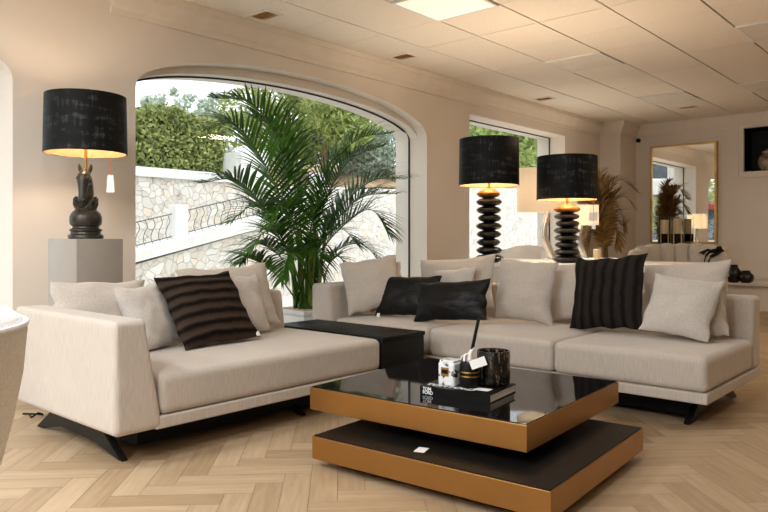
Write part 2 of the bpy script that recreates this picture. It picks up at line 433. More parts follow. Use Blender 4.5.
# ceiling: tiles over a dark backing
bm = bmesh.new()
box(bm, -5.2, XR + .2, YB - .3, YF + .4, HC + .02, HC + .12)
for f in bm.faces: f.material_index = 1
gx, gy = -4.10, 4.05
i0, i1 = -2, int((XR - gx) / .6) + 1
for i in range(i0, i1):
    for j in range(-14, 13):
        x0, x1, y0, y1 = gx + i * .6, gx + i * .6 + .6, gy + j * .6, gy + j * .6 + .6
        x0, x1, y0, y1 = max(x0, XW), min(x1, XR), max(y0, YB), min(y1, YF)
        if x1 - x0 < .02 or y1 - y0 < .02: continue
        a, b = .0075, .0022
        dz = random.uniform(0, .004)
        vs = [bm.verts.new(p) for p in ((x0 + a, y0 + b, HC + dz), (x0 + a, y1 - b, HC + dz), (x1 - a, y1 - b, HC + dz), (x1 - a, y0 + b, HC + dz))]
        ws = [bm.verts.new(v.co + Vector((0, 0, .015))) for v in vs]
        bm.faces.new(vs)
        for k in range(4): bm.faces.new((vs[k], ws[k], ws[(k + 1) % 4], vs[(k + 1) % 4]))
struct(obj('ceiling', bm, [M['tile'], M['dark']], smooth=False))
# cornice, mitred along the walls
def sweep(path, prof):
    bm = bmesh.new(); rings = []
    for i, p in enumerate(path):
        p = Vector(p)
        d0 = (Vector(path[i]) - Vector(path[i - 1])).normalized() if i > 0 else None
        d1 = (Vector(path[i + 1]) - Vector(path[i])).normalized() if i < len(path) - 1 else None
        n0 = Vector((d0.y, -d0.x)) if d0 else None; n1 = Vector((d1.y, -d1.x)) if d1 else None
        if n0 and n1: m = (n0 + n1); m = m / (m.dot(n0))
        else: m = n0 or n1
        rings.append([bm.verts.new((p.x + m.x * o, p.y + m.y * o, z)) for o, z in prof])
    k = len(prof)
    for a, b in zip(rings, rings[1:]):
        for i in range(k): bm.faces.new((a[i], a[(i + 1) % k], b[(i + 1) % k], b[i]))
    bm.faces.new(rings[0]); bm.faces.new(rings[-1][::-1]); return bm
prof = [(0, 2.60), (.02, 2.60), (.022, 2.64), (.04, 2.66), (.06, 2.70), (.085, 2.735), (.09, 2.75), (.105, 2.752), (.11, 2.80), (0, 2.80)]
struct(obj('trim_1', sweep([(XW, 2.45), (XW, 10.55)], prof), M['trim'], smooth=False))
struct(obj('trim_2', sweep([(XW, 10.55), (-4.41, 10.55), (-4.41, YF), (XR, YF)], prof), M['trim'], smooth=False))
bprof = [(0, 0), (.015, 0), (.015, .08), (.008, .09), (0, .09)]
struct(obj('baseboard_left', sweep([(XW, YB), (XW, 10.55)], bprof), M['white'], smooth=False))
struct(obj('baseboard_back', sweep([(XW, 10.55), (-4.41, 10.55), (-4.41, YF), (XR, YF)], bprof), M['white'], smooth=False))
# herringbone floor
bm = bmesh.new(); uvl = bm.loops.layers.uv.new('UVMap')
box(bm, -5.2, XR + .2, YB - .3, YF + .4, -.1, -.003)
for f in bm.faces: f.material_index = 1
M['joint'] = simple('floor_joint', (140, 114, 84), .9)
w_, n_ = .11, 4
c45 = math.sqrt(.5); ox, oy = -1.266, 3.122
def plank(u0, v0, du, dv, horiz):
    g = .0009
    P = [(u0 * w_ + g, v0 * w_ + g), ((u0 + du) * w_ - g, v0 * w_ + g), ((u0 + du) * w_ - g, (v0 + dv) * w_ - g), (u0 * w_ + g, (v0 + dv) * w_ - g)]
    W = [(ox + (a - b) * c45, oy + (a + b) * c45) for a, b in P]
    if max(x for x, _ in W) < XW - .3 or min(x for x, _ in W) > XR + .1 or max(y for _, y in W) < YB - .2 or min(y for _, y in W) > YF + .3: return
    W = [(max(XW - .35, min(XR + .15, x)), max(YB - .25, min(YF + .35, y))) for x, y in W]
    f = bm.faces.new([bm.verts.new((x, y, 0)) for x, y in W])
    ru, rv = random.uniform(0, 40), random.uniform(0, 40)
    for l, (a, b) in zip(f.loops, P):
        l[uvl].uv = ((a if horiz else b) + ru, (b if horiz else a) + rv)
for k in range(-190, 240):
    for m in range(-24, 25):
        plank(k + 2 * n_ * m, k, n_, 1, True)
        plank(k + n_ + 2 * n_ * m, k - n_ + 1, 1, n_, False)
struct(obj('floor', bm, [M['oak'], M['joint']], smooth=False))

# ================================================================= SOFAS
def leg_bm(x, y0, y1, h):
    poly = [(y0, 0), (y0 + .035, 0), (y0 + .30, .055), (y1 - .30, .055), (y1 - .035, 0), (y1, 0), (y1 - .24, h), (y0 + .24, h)]
    bm = prism(bmesh.new(), poly, lambda u, v, d: (d, u, v), x - .018, x + .018)
    bmesh.ops.bevel(bm, geom=bm.edges[:], offset=.005, segments=2, affect='EDGES'); return bm
def sofa(label, loc, rz, length, depth, seams, arm_b, arm_t, legs):
    t = thing('sofa', label, 'sofa', loc, rz, None)
    obj('base', rbox(bmesh.new(), ((arm_b - .03 + length) / 2, depth / 2 + .002, .178), (length - arm_b + .03, depth - .004, .056), .008), M['sofa'], t)
    zt = .645
    def armfn(p):
        f = max(0, min(1, (p.z - .2) / .4))
        p.x -= (arm_b - arm_t) * f * max(0, min(1, p.x / arm_b))
        return p
    obj('armrest', rbox(bmesh.new(), (arm_b / 2, depth / 2, (.152 + zt) / 2), (arm_b, depth, zt - .152), .028, fn=armfn), M['sofa'], t)
    def backfn(p):
        f = max(0, min(1, (p.z - .3) / .35))
        p.y += .05 * f * max(0, min(1, (depth - p.y) / .18))
        return p
    obj('backrest', rbox(bmesh.new(), ((arm_b - .05 + length) / 2, depth - .09, (.206 + zt) / 2), (length - arm_b + .05, .18, zt - .206), .03, fn=backfn), M['sofa'], t)
    for a, b in zip(seams, seams[1:]):
        obj('seat_cushion', rbox(bmesh.new(), ((a + b) / 2, (depth - .17) / 2 + .002, .2985), (b - a - .004, depth - .175, .183), .035, .014), M['sofa'], t)
    obj('under_shade_block', B(arm_b, length - .16, .22, depth - .1, .035, .149), M['black'], t, smooth=False)  # black block added to deepen the shade under the sofa
    for x in legs: obj('leg', leg_bm(x, .14, depth - .0, .15), M['blackmetal'], t)
    return t
LS = (-2.796, 1.463, 0); LSL = 1.70; DP = 1.05
sofa('beige chaise sofa in front of the arched window, its left end closed by an armrest', LS, PI / 2, LSL, DP, [.22, LSL], .226, .15, [.125, LSL - .5])
RX0 = -4.05; RSY = 3.739; RSL = 4.05 - 1.112
sofa('long beige three-seat sofa standing before the display table with the black lamps', (RX0, RSY, 0), 0, RSL, DP, [.25, 1.15, 2.074, RSL], .255, .20, [.5, RSL - .15])
# black corner table between the sofas
t = thing('corner_table', 'low black wooden corner table filling the gap between the two beige sofas', 'side table', (0, 0, 0))
obj('cabinet_body', B(-3.80, -2.80, LS[1] + LSL + .006, 3.575, .05, .372, bev=.004), M['blackwood'], t)
obj('table_top', B(-3.81, -2.795, LS[1] + LSL + .004, 3.58, .372, .397, bev=.003), M['blackwood'], t)
obj('plinth_base', B(-3.74, -2.86, LS[1] + LSL + .05, 3.53, 0, .05), M['black'], t)

# ---------------------------------------------------------------- cushions
def pillow_bm(w, h, th, puff=2.4, pinch=.07, seed=0, ridge=None):
    bm = bmesh.new(); uvl = bm.loops.layers.uv.new('UVMap'); n = 30
    def P(i, j, s):
        u, v = i / n * 2 - 1, j / n * 2 - 1
        # denser at the edges
        u, v = math.sin(u * PI / 2), math.sin(v * PI / 2)
        x = u * w / 2 * (1 - pinch * (1 - v * v) * abs(u)); z = v * h / 2 * (1 - pinch * (1 - u * u) * abs(v))
        e = max(0, 1 - abs(u) ** puff) * max(0, 1 - abs(v) ** puff)
        y = th / 2 * e ** .55
        nz = noise.noise(Vector((u * 2.2 + seed * 7.1, v * 2.2, s * 3 + seed)))
        wr = noise.noise(Vector((u * 6 + seed, v * 6, seed * 3.3)))
        y *= 1 + .16 * nz
        edge = max(abs(u), abs(v))
        y += .004 * wr * e ** .3
        if ridge: y += e ** .4 * .006 * math.sin((v if ridge[0] == 'Y' else u) * PI * ridge[1])
        x += .012 * noise.noise(Vector((v * 3, seed, 1.5))) * abs(u); z += .012 * noise.noise(Vector((u * 3, seed, 5.5))) * abs(v)
        return Vector((x, s * y, z)), ((u + 1) / 2, (v + 1) / 2)
    grid = {}
    for s in (-1, 1):
        for i in range(n + 1):
            for j in range(n + 1):
                rim = i in (0, n) or j in (0, n)
                if rim and s == 1: grid[s, i, j] = grid[-1, i, j]; continue
                p, uv = P(i, j, s); grid[s, i, j] = (bm.verts.new(p), uv)
    for s in (-1, 1):
        for i in range(n):
            for j in range(n):
                q = [grid[s, a, b] for a, b in ((i, j), (i + 1, j), (i + 1, j + 1), (i, j + 1))]
                try: f = bm.faces.new([k[0] for k in q])
                except ValueError: continue
                for l, k in zip(f.loops, q): l[uvl].uv = k[1]
    return bm
def seam_bm(bm, w, h): return bm
PIL = {}
def pillow(key, label, c, yaw, lean, roll, w, h, th, mat, seed, group=None, puff=2.4, ridge=None, name='cushion', dy=(0, 0, 0), label_tag=None):
    ya, le, ro = math.radians(yaw), math.radians(lean), math.radians(roll)
    n = Vector((math.cos(ya), math.sin(ya), 0)); r = Vector((-n.y, n.x, 0))
    up = Vector((-n.x * math.sin(le), -n.y * math.sin(le), math.cos(le)))
    rr = r * math.cos(ro) + up * math.sin(ro); uu = -r * math.sin(ro) + up * math.cos(ro); nn = rr.cross(uu)
    o = obj(name, pillow_bm(w, h, th, puff, seed=seed, ridge=ridge), M[mat], ang=180)
    m = Matrix((rr, -nn, uu)).transposed().to_4x4(); m.translation = Vector(c) + Vector(dy); o.matrix_world = m
    tag(o, label, 'cushion', group)
    if label_tag:
        q = B(-.012, .012, -.002, .002, -.03, .0); tg = obj('care_tag', q, M['paper'], o, smooth=False)
        tg.location = label_tag
    return o
pillow('P1', 'wide beige back cushion in the armrest corner of the chaise sofa', (-3.608, 1.825, 0.589), -1.959, 20.797, -1.595, 0.524, 0.381, 0.17, 'cushion', 1, 'beige back cushions on the chaise sofa')
pillow('P2', 'pale beige square cushion leaning between the armrest corner cushion and the striped fur cushion', (-3.459, 2.005, 0.576), 19.842, 26.71, 1.362, 0.351, 0.375, 0.15, 'cushion2', 2)
pillow('P4', 'wide beige back cushion behind the striped brown fur cushion, right end of the chaise backrest', (-3.608, 2.646, 0.625), -6, 21.73, 1.862, 0.644, 0.424, 0.18, 'cushion', 3, 'beige back cushions on the chaise sofa')
pillow('P5', 'small beige cushion peeking out to the right of the striped brown fur cushion', (-3.491, 2.65, 0.599), 8.693, 19.984, -2.484, 0.378, 0.369, 0.13, 'cushion2', 4)
pillow('P3', 'dark brown fur cushion with thick horizontal stripes, tilted back on the chaise sofa', (-3.379, 2.329, 0.603), 0.737, 37, 1.886, 0.519, 0.473, 0.15, 'furrow', 5, ridge=('Y', 7), label_tag=(.24, -.01, -.2))
pillow('P6', 'beige back cushion leaning in the armrest corner beside the palm', (-3.652, 4.011, 0.644), -46.656, 22.085, 10.243, 0.45, 0.431, 0.17, 'cushion', 6)
pillow('P7', 'small beige cushion between the palm-side cushion and the dark hide lumbar cushions', (-3.653, 4.177, 0.612), -60.399, 16.026, 10.556, 0.29, 0.376, 0.11, 'cushion', 7)
pillow('P8', 'dark hide lumbar cushion, the one half hidden behind its twin', (-3.347, 4.077, 0.567), -78.284, 21.822, 2.434, 0.525, 0.319, 0.13, 'hide', 8, 'dark hide lumbar cushions', name='lumbar_cushion', label_tag=(-.2, -.05, -.155))
pillow('P9', 'dark hide lumbar cushion in front, overlapping the edge of its twin', (-2.89, 4.002, 0.561), -82.028, 20.948, 5.075, 0.569, 0.295, 0.13, 'hide', 9, 'dark hide lumbar cushions', name='lumbar_cushion')
pillow('P10', 'wide beige back cushion rising behind the front dark hide lumbar cushion', (-3.212, 4.497, 0.644), -86.655, 12.563, 4.742, 0.699, 0.419, 0.17, 'cushion', 10, 'beige back cushions on the long sofa')
pillow('P11', 'small beige cushion showing just above the front dark hide lumbar cushion', (-3.155, 4.378, 0.606), -95.144, 13.518, 5, 0.419, 0.322, 0.11, 'cushion2', 11)
pillow('P12', 'square beige cushion sitting alone between the hide cushions and the dark striped fur cushion', (-2.498, 4.336, 0.629), -83.847, 10, -3.125, 0.436, 0.436, 0.16, 'cushion', 12)
pillow('P13', 'beige back cushion half hidden between the lone square cushion and the fur cushion', (-2.184, 4.522, 0.627), -100, 10, 4.133, 0.504, 0.411, 0.17, 'cushion', 13, 'beige back cushions on the long sofa')
pillow('P14', 'dark fur cushion with vertical stripes in the middle of the long sofa', (-1.877, 4.282, 0.652), -97.894, 16.948, 4.961, 0.505, 0.485, 0.15, 'furcol', 14, ridge=('X', 7))
pillow('P15', 'wide beige back cushion at the open end of the long sofa, behind the pale cushion', (-1.481, 4.515, 0.636), -98, 12.429, 4.219, 0.555, 0.433, 0.17, 'cushion', 15, 'beige back cushions on the long sofa')
pillow('P16', 'pale square cushion tilted sideways at the open end of the long sofa', (-1.409, 4.237, 0.598), -85.788, 25.789, -7.561, 0.394, 0.375, 0.14, 'cushion2', 16)
pillow('P17', 'beige cushion tucked behind the tilted pale cushion at the open sofa end', (-1.313, 4.367, 0.575), -85.573, 15.487, 7.277, 0.244, 0.327, 0.11, 'cushion', 17)

# ================================================================= COFFEE TABLE
t = thing('coffee_table', 'low square coffee table of two offset slabs with gold edges and black glass top', 'coffee table')
ang = math.atan2(.076, 1.105)
def slab(name, corner, z0, z1, mat_top, nm_top):
    ux, uy = Vector((math.cos(ang), math.sin(ang), 0)), Vector((-math.sin(ang), math.cos(ang), 0))
    W, Dd = 1.105, 1.0
    o = obj(name, B(0, W, 0, Dd, 0, z1 - z0 - .004, bev=.002), M['gold'], t, smooth=False)
    o.location = (*corner, z0); o.rotation_euler = (0, 0, ang)
    p = obj(nm_top, B(.006, W - .006, .006, Dd - .006, z1 - z0 - .004, z1 - z0, bev=.001), mat_top, o, smooth=False)
    return o
slab('lower_slab', (-2.244, 2.077), .042, .144, M['blackwood'], 'wood_inlay')
slab('upper_slab', (-2.423, 2.229), .200, .306, M['blackglass'], 'glass_top')
o = obj('plinth_base', B(.09, 1.015, .09, .91, 0, .042), M['black'], t, smooth=False); o.location = (-2.244, 2.077, 0); o.rotation_euler = (0, 0, ang)
o = obj('spacer', B(.25, .80, .36, .84, .144, .200), M['black'], t, smooth=False); o.location = (-2.244, 2.077, 0); o.rotation_euler = (0, 0, ang)
# book
bl, bn, br = at_z(420, 394, .306), at_z(490, 404, .306), at_z(518.8, 392.5, .306)
d = (bn - bl); BL = d.length; ba = math.atan2(d.y, d.x); BW = max(.2, (br - bn).length)
t = thing('book', 'thick black hardback book with white lettering lying on the coffee table', 'book', (bl.x, bl.y, .306), ba)
TB = .038
obj('cover', box(box(B(0, BL, 0, BW, 0, .004), 0, BL, 0, BW, TB - .004, TB), 0, BL, 0, .004, .004, TB - .004), M['black'], t, smooth=False)
obj('page_block', B(.008, BL - .004, .0045, BW - .006, .004, TB - .004), M['paper'], t, smooth=False)
text_mesh('title_lettering', 'TOM\nFORD', .0205, M['paper'], t, Matrix.Translation((.014, -.0006, TB - .0175)) @ Matrix.Rotation(PI / 2, 4, 'X'), .0005, .0004, .92)
text_mesh('cover_lettering', 'TOM FORD', .05, M['paper'], t, Matrix.Translation((.01, .03, TB)), .0005, .0012, .9)
zb = .306 + TB
def on_book(px, py): return at_z(px, py, zb)
# white veined candle jar
p = on_book(450.5, 386.5); p += Vector((-.02, .03, 0))
t = thing('candle_jar', 'white square candle jar with black veining standing on the black book', 'candle', (p.x, p.y, zb), ang)
obj('jar_body', rbox(bmesh.new(), (0, 0, .053), (.086, .086, .106), .012), M['marble'], t)
obj('label_plate', B(-.024, .016, -.0445, -.0425, .045, .083), M['gold'], t, smooth=False)
obj('label_print', B(-.020, .012, -.0452, -.0445, .056, .074), M['black'], t, smooth=False)
obj('lid', rbox(bmesh.new(), (0, 0, .109), (.074, .074, .012), .004), M['marble'], t)
p = on_book(470, 388.5); p += Vector((-.02, .025, 0))
t = thing('diffuser_jar', 'black round jar with gold bands, white ribbon and dark reed on the book', 'diffuser', (p.x, p.y, zb))
obj('jar_body', L([(0, 0), (.038, 0), (.042, .005), (.043, .03), (.043, .1), (.038, .112), (.03, .114), (0, .114)], 40), M['black'], t)
for zz in (.048, .066): obj('gold_band', L([(.0432, zz), (.0436, zz + .001), (.0436, zz + .005), (.0432, zz + .006)], 40), M['brass'], t)
bm = tube(bmesh.new(), [(0, 0, .112), (.004, .002, .15), (.016, .01, .175)], [.012, .010, .007], 8)
tube(bm, catmull([(0, 0, .15), (-.03, -.01, .135), (-.035, -.02, .117)]), .006, 6, .5); tube(bm, catmull([(0, 0, .15), (-.012, -.02, .14), (-.008, -.03, .116)]), .006, 6, .5)
obj('ribbon', bm, M['paper'], t)
obj('reed', tube(bmesh.new(), [(.010, .006, .165), (.034, .022, .302)], .0075, 8), M['black'], t)
obj('neck_cap', L([(0, .114), (.02, .114), (.02, .122), (0, .122)], 24), M['silver'], t)
o = obj('paper_label', B(-.035, .035, -.001, .001, -.02, .02), M['paper'], t, smooth=False)
o.location = (.052, -.01, .113); o.rotation_euler = (math.radians(-25), math.radians(-18), ang + .7)
p = on_book(494, 384.5); p += Vector((-.015, .02, 0))
t = thing('votive_holder', 'large black mottled glass candle holder at the right end of the book', 'candle holder', (p.x, p.y, zb))
obj('glass_cup', L([(0, 0), (.06, 0), (.072, .006), (.074, .03), (.074, .142), (.072, .15), (.066, .15), (.064, .14), (.064, .012), (0, .012)], 48), M['votive'], t)
obj('candle_wax', L([(0, .1), (.063, .1), (.063, .012)], 32), M['candle'], t)
p = on_book(483, 389.5)
o = obj('note_card', B(-.035, .035, -.024, .024, 0, .0012), M['paper'], smooth=False); o.location = (p.x, p.y - .0, zb); o.rotation_euler = (0, 0, ba)
tag(o, 'small white card lying on the black book cover in front of the jars', 'card')
p = at_z(421.5, 450, .144)
o = obj('price_card', B(-.022, .022, -.032, .032, 0, .0012), M['paper'], smooth=False); o.location = (p.x, p.y, .144); o.rotation_euler = (0, 0, ang + .25)
tag(o, 'small white price card lying on the lower black slab of the coffee table', 'card')

# ================================================================= LAMPS
def bulb_light(loc, watts, parent=None, col=(1, .84, .64), size=.05):
    l = bpy.data.lights.new('bulb_light', 'POINT'); l.energy = watts; l.color = col; l.shadow_soft_size = size
    o = bpy.data.objects.new('bulb_light', l); COL.objects.link(o); o.location = loc
    if parent is not None: o.parent = parent
    return o
def drum(t, z0, z1, r0, r1, mat, lining, sy=1.):
    n = 64
    sh = obj('lamp_shade', L([(r0, z0), (r1, z1), (r1 - .004, z1), (r0 - .004, z0), (r0, z0)], n, sy=sy), mat, t)
    if lining is not None: obj('shade_lining', L([(r0 - .0045, z0 + .001), (r1 - .0045, z1 - .001), (r1 - .0075, z1 - .001), (r0 - .0075, z0 + .001), (r0 - .0045, z0 + .001)], n, sy=sy), lining, sh)
    zm = z1 - .04
    bm = tube(bmesh.new(), [(-r1 + .006, 0, zm), (r1 - .006, 0, zm)], .003, 6); tube(bm, [(0, (-r1 + .006) * sy, zm), (0, (r1 - .006) * sy, zm)], .003, 6)
    obj('shade_spider', bm, M['brass'], t)
    obj('bulb', L([(0, -.05), (.014, -.045), (.016, -.015), (.028, .012), (.028, .03), (.015, .05), (0, .055)], 20), M['bulb'], t, loc=(0, 0, (z0 + z1) / 2 - .02))
    return sh
# horse lamp on plinth
pc = Vector((-4.24, 2.03, 0))
o = obj('plinth', B(-.155, .155, -.155, .155, 0, .995, bev=.003), M['greybox']); o.location = pc; o.rotation_euler = (0, 0, math.radians(6))
near = at_d(77, 239, 4.17)
tag(o, 'tall square greige display plinth against the wall behind the chaise sofa', 'plinth')
t = thing('table_lamp', 'horse head table lamp with black drum shade standing on the greige plinth', 'lamp', (pc.x, pc.y, .995))
obj('base', L([(0, 0), (.098, 0), (.104, .006), (.102, .022), (.088, .03), (.086, .042), (.094, .05), (.094, .058), (.078, .066), (.076, .074), (.092, .09), (.094, .112), (.093, .135), (.084, .158), (.07, .172), (.062, .178), (.064, .19), (.060, .205), (0, .21)], 48), M['bronze'], t)
# the head looks out into the room
hd = math.radians(-42)
def horse():
    bm = bmesh.new()
    # local: x = forwards (muzzle), z up ; sections: centre(x,z), half-width(y), half-length(in plane), tilt
    def loft(secs, n=20):
        rings = []
        for cx, cz, hy, hl, tl in secs:
            a = math.radians(tl); ax = Vector((math.cos(a), 0, math.sin(a)))
            rings.append([bm.verts.new(Vector((cx, 0, cz)) + ax * hl * math.cos(2 * PI * k / n) + Vector((0, hy * math.sin(2 * PI * k / n), 0))) for k in range(n)])
        for A, Bq in zip(rings, rings[1:]):
            for k in range(n): bm.faces.new((A[k], A[(k + 1) % n], Bq[(k + 1) % n], Bq[k]))
        bm.faces.new(rings[0][::-1]); bm.faces.new(rings[-1])
    # neck
    loft([(.0, .19, .050, .052, 0), (-.005, .23, .046, .056, 0), (-.012, .28, .042, .056, 4), (-.012, .32, .039, .056, 12), (.0, .355, .036, .048, 25), (.012, .378, .028, .034, 40), (.018, .390, .012, .016, 45)])
    # face: from poll down to muzzle, in front of the neck
    loft([(.012, .394, .014, .016, 10), (.026, .384, .030, .028, 12), (.04, .362, .038, .036, 16), (.05, .332, .037, .036, 18), (.058, .30, .029, .030, 18), (.064, .268, .024, .025, 16), (.067, .240, .025, .024, 14), (.066, .222, .022, .020, 12), (.064, .212, .012, .010, 12)])
    for s in (-1, 1):
        # ears, eyes, nostrils, cheeks
        tube(bm, [(.014, s * .022, .38), (.012, s * .030, .40), (.013, s * .035, .418), (.016, s * .034, .434)], [.011, .013, .010, .002], 8)
        bmesh.ops.create_icosphere(bm, subdivisions=2, radius=.010, matrix=Matrix.Translation((.062, s * .031, .35)))
        bmesh.ops.create_icosphere(bm, subdivisions=2, radius=.0075, matrix=Matrix.Translation((.082, s * .014, .232)))
        bmesh.ops.create_icosphere(bm, subdivisions=2, radius=.021, matrix=Matrix.Translation((.03, s * .024, .335)))
    # mane
    for k in range(7):
        a = k / 6; bmesh.ops.create_icosphere(bm, subdivisions=1, radius=.017, matrix=Matrix.Translation((-.068 + .055 * a * a, 0, .24 + .145 * a)))
    # forelock
    tube(bm, [(.02, 0, .398), (.05, 0, .385), (.068, .004, .36)], [.012, .010, .002], 8)
    return bm
tmp = obj('tmp', horse(), M['bronze'])
for v in tmp.data.vertices:
    if v.co.z > .19: v.co.z = .19 + (v.co.z - .19) * 1.13
md = tmp.modifiers.new('r', 'REMESH'); md.mode = 'VOXEL'; md.voxel_size = .004
sm = tmp.modifiers.new('s', 'SMOOTH'); sm.iterations = 4; sm.factor = .5
bpy.context.view_layer.update()
me = bpy.data.meshes.new_from_object(tmp.evaluated_get(bpy.context.evaluated_depsgraph_get()))
bpy.data.objects.remove(tmp)
me.polygons.foreach_set('use_smooth', [True] * len(me.polygons)); me.name = 'horse_head'
o = bpy.data.objects.new('horse_head', me); COL.objects.link(o); o.parent = t; o.rotation_euler = (0, 0, hd)
bm = bmesh.new()
for k in range(9):
    a = 2 * PI * k / 9
    tube(bm, [(.050 * math.cos(a), .050 * math.sin(a), .185), (.060 * math.cos(a), .060 * math.sin(a), .215), (.062 * math.cos(a + .25), .062 * math.sin(a + .25), .245), (.056 * math.cos(a + .35), .056 * math.sin(a + .35), .26)], [.014, .016, .012, .005], 8)
obj('collar_ruff', bm, M['bronze'], t)
bm = bmesh.new()
for rr_, zz_ in ((.034, .0), (.022, .006), (.010, .012)):
    g = lathe(bm, [(rr_ - .008, zz_), (rr_ - .004, zz_ + .006), (rr_, zz_ + .006), (rr_ + .002, zz_ - .004)], 24)
lathe(bm, [(.034, 0), (.03, .004), (.0, .014)], 24)
o = obj('rosette', bm, M['bronze'], t); o.rotation_euler = (0, PI / 2, math.radians(-62)); o.location = (.068 * math.cos(math.radians(-62)), .068 * math.sin(math.radians(-62)), .222)
obj('neck_rod', tube(bmesh.new(), [(0, 0, .38), (0, 0, .60)], .009, 12), M['brass'], t)
drum(t, .525, .880, .243, .236, M['velvet'], M['goldlining'])
bulb_light((0, 0, .70), 10, t)
def price_tag(label, p, w=.022, h=.06, cord=.07, yaw=0.):
    t = thing('price_tag', label, 'tag', p, yaw, None)
    bm = prism(bmesh.new(), [(-w * .7, -cord), (w * .7, -cord), (w, -cord - h), (-w, -cord - h)], lambda u, v, d: (u, d, v), -.001, .001)
    obj('tag_card', bm, M['paper'], t, smooth=False)
    obj('tag_cord', tube(bmesh.new(), [(0, 0, 0), (.002, 0, -cord * .5), (0, 0, -cord - .003)], .0022, 6), M['orange'], t)
p = at_d(110.5, 157.5, 4.02)
price_tag('white paper tag hanging from the shade of the horse head lamp', p, .024, .10, .10, TH)

def pebble_lamp(label, loc, ndisc, disc_h, r_sh, z0, z1, rz=0, tilt=0):
    t = thing('table_lamp', label, 'lamp', loc, rz, 'black stacked-pebble table lamps')
    H = z0 - .01
    for k in range(ndisc):
        zc = disc_h * (k + .5); last = k == ndisc - 1
        r = .100 + .006 * math.sin(k * 2.1) - (.0 if k else -.02)
        a = disc_h * .5
        pr_ = [(0, -a), (r * .45, -a), (r * .8, -a * .7), (r * .97, -a * .28), (r, 0), (r * .97, a * .28), (r * .8, a * .7), (r * .45, a), (0, a)]
        obj('top_disc' if last else 'disc', L(pr_, 40), M['antique'] if last else M['blackceramic'], t, loc=(0.004 * math.sin(k * 3), .004 * math.cos(k * 5), zc))
    zt = ndisc * disc_h
    obj('gold_cap', L([(0, zt - .012), (.062, zt - .012), (.055, zt + .006), (.03, zt + .012), (.012, zt + .02), (.010, z0 + .12), (0, z0 + .12)], 32), M['brass'], t)
    drum(t, z0, z1, r_sh, r_sh * .985, M['velvet'], M['goldlining'])
    bulb_light((0, 0, (z0 + z1) / 2 + .06), 15, t)
    return t
ZT = .80
lp = at_d(489, 187, 5.75); rp = at_d(567, 201, 5.65)
pebble_lamp('black stacked-pebble lamp with black drum shade, the taller one beside the window edge', (lp.x, lp.y, ZT), 9, .066, .246, lp.z - ZT + .012, 1.81 - ZT)
pebble_lamp('black stacked-pebble lamp with black drum shade, in front of the cream shaded silver lamp', (rp.x, rp.y, ZT), 8, .0575, .241, rp.z - ZT + .010, 1.655 - ZT)
price_tag('white paper tag hanging from the shade of the black pebble lamp nearer the corner', at_d(593.5, 203, 5.50), .0, .0001, .03, TH) if False else None
t = thing('price_tag', 'white square tag hanging from the shade of the shorter black pebble lamp', 'tag', at_d(593.3, 205, 5.5), TH)
obj('tag_cord', tube(bmesh.new(), [(0, 0, .04), (0, 0, -.015), (.001, 0, -.05), (0, 0, -.13)], .0025, 6), M['orange'], t)
obj('tag_card', B(-.034, .034, -.0015, .0015, -.125, -.055), M['paper'], t, smooth=False)
obj('small_label', B(-.012, .018, -.0015, .0015, -.19, -.145), M['paper'], t, smooth=False)

# display table behind the sofa
t = thing('display_table', 'white topped display table behind the long sofa carrying the black lamps', 'table', (0, 0, 0))
obj('table_top', B(-3.72, -1.75, 4.86, 6.05, .76, .80, bev=.004), M['white'], t)
for x in (-3.64, -1.83):
    for y in (4.94, 5.97): obj('leg', B(x - .04, x + .04, y - .04, y + .04, 0, .76), M['white'], t)
# silver lamps with cream shades
def silver_lamp(label, loc, k, rsh, z0, z1, watts, flip=1, sy=.6):
    t = thing('table_lamp', label, 'lamp', loc, TH, 'silver twisted lamps with cream shades')
    pts = catmull([(0.05 * flip * k, 0, 0), (.05 * flip * k, 0, .04 * k), (-.02 * flip * k, 0, .22 * k), (-.035 * flip * k, 0, .34 * k), (.0, 0, .50 * k), (.0, 0, z0 + .02)])
    n = len(pts)
    obj('lamp_body', tube(bmesh.new(), pts, [(.048 - .014 * i / n) * k for i in range(n)], 14), M['silver'], t)
    obj('base', L([(0, 0), (.09 * k, 0), (.09 * k, .008), (.06 * k, .016), (0, .016)], 32), M['silver'], t, loc=(.04 * flip * k, 0, 0))
    drum(t, z0, z1, rsh, rsh * .98, M['creamshade'], None, sy)
    if watts: bulb_light((0, 0, (z0 + z1) / 2), watts, t)
    return t
p = at_d(547, 212, 6.4); silver_lamp('silver twisted lamp with large cream shade behind the black pebble lamps', (p.x, p.y, ZT), .8, .275, p.z - ZT, at_d(547, 168.5, 6.4).z - ZT, 7)
p = at_d(581, 225, 9.3); silver_lamp('silver twisted lamp with small lit cream shade beside the dried palm', (p.x, p.y, .73), .85, .235, p.z - .73, at_d(581, 205, 9.3).z - .73, 26, 1)
t = thing('side_table', 'round white side table under the small lit silver lamp near the corner', 'side table', (p.x + .12, p.y + .02, 0))
obj('table_top', L([(0, .70), (.42, .70), (.43, .71), (.43, .72), (.42, .73), (0, .73)], 48), M['white'], t)
obj('pedestal', L([(0, .0), (.22, 0), (.22, .02), (.05, .04), (.04, .3), (.04, .70), (0, .70)], 32), M['white'], t)
q = at_d(597, 258, 9.15)
o = obj('pillar_candle', L([(0, 0), (.045, 0), (.046, .004), (.046, .12), (.04, .125), (.01, .122), (0, .122)], 24), M['candle']); o.location = (q.x, q.y, .73)
tag(o, 'short cream pillar candle on the round white side table beside the dried palm', 'candle')

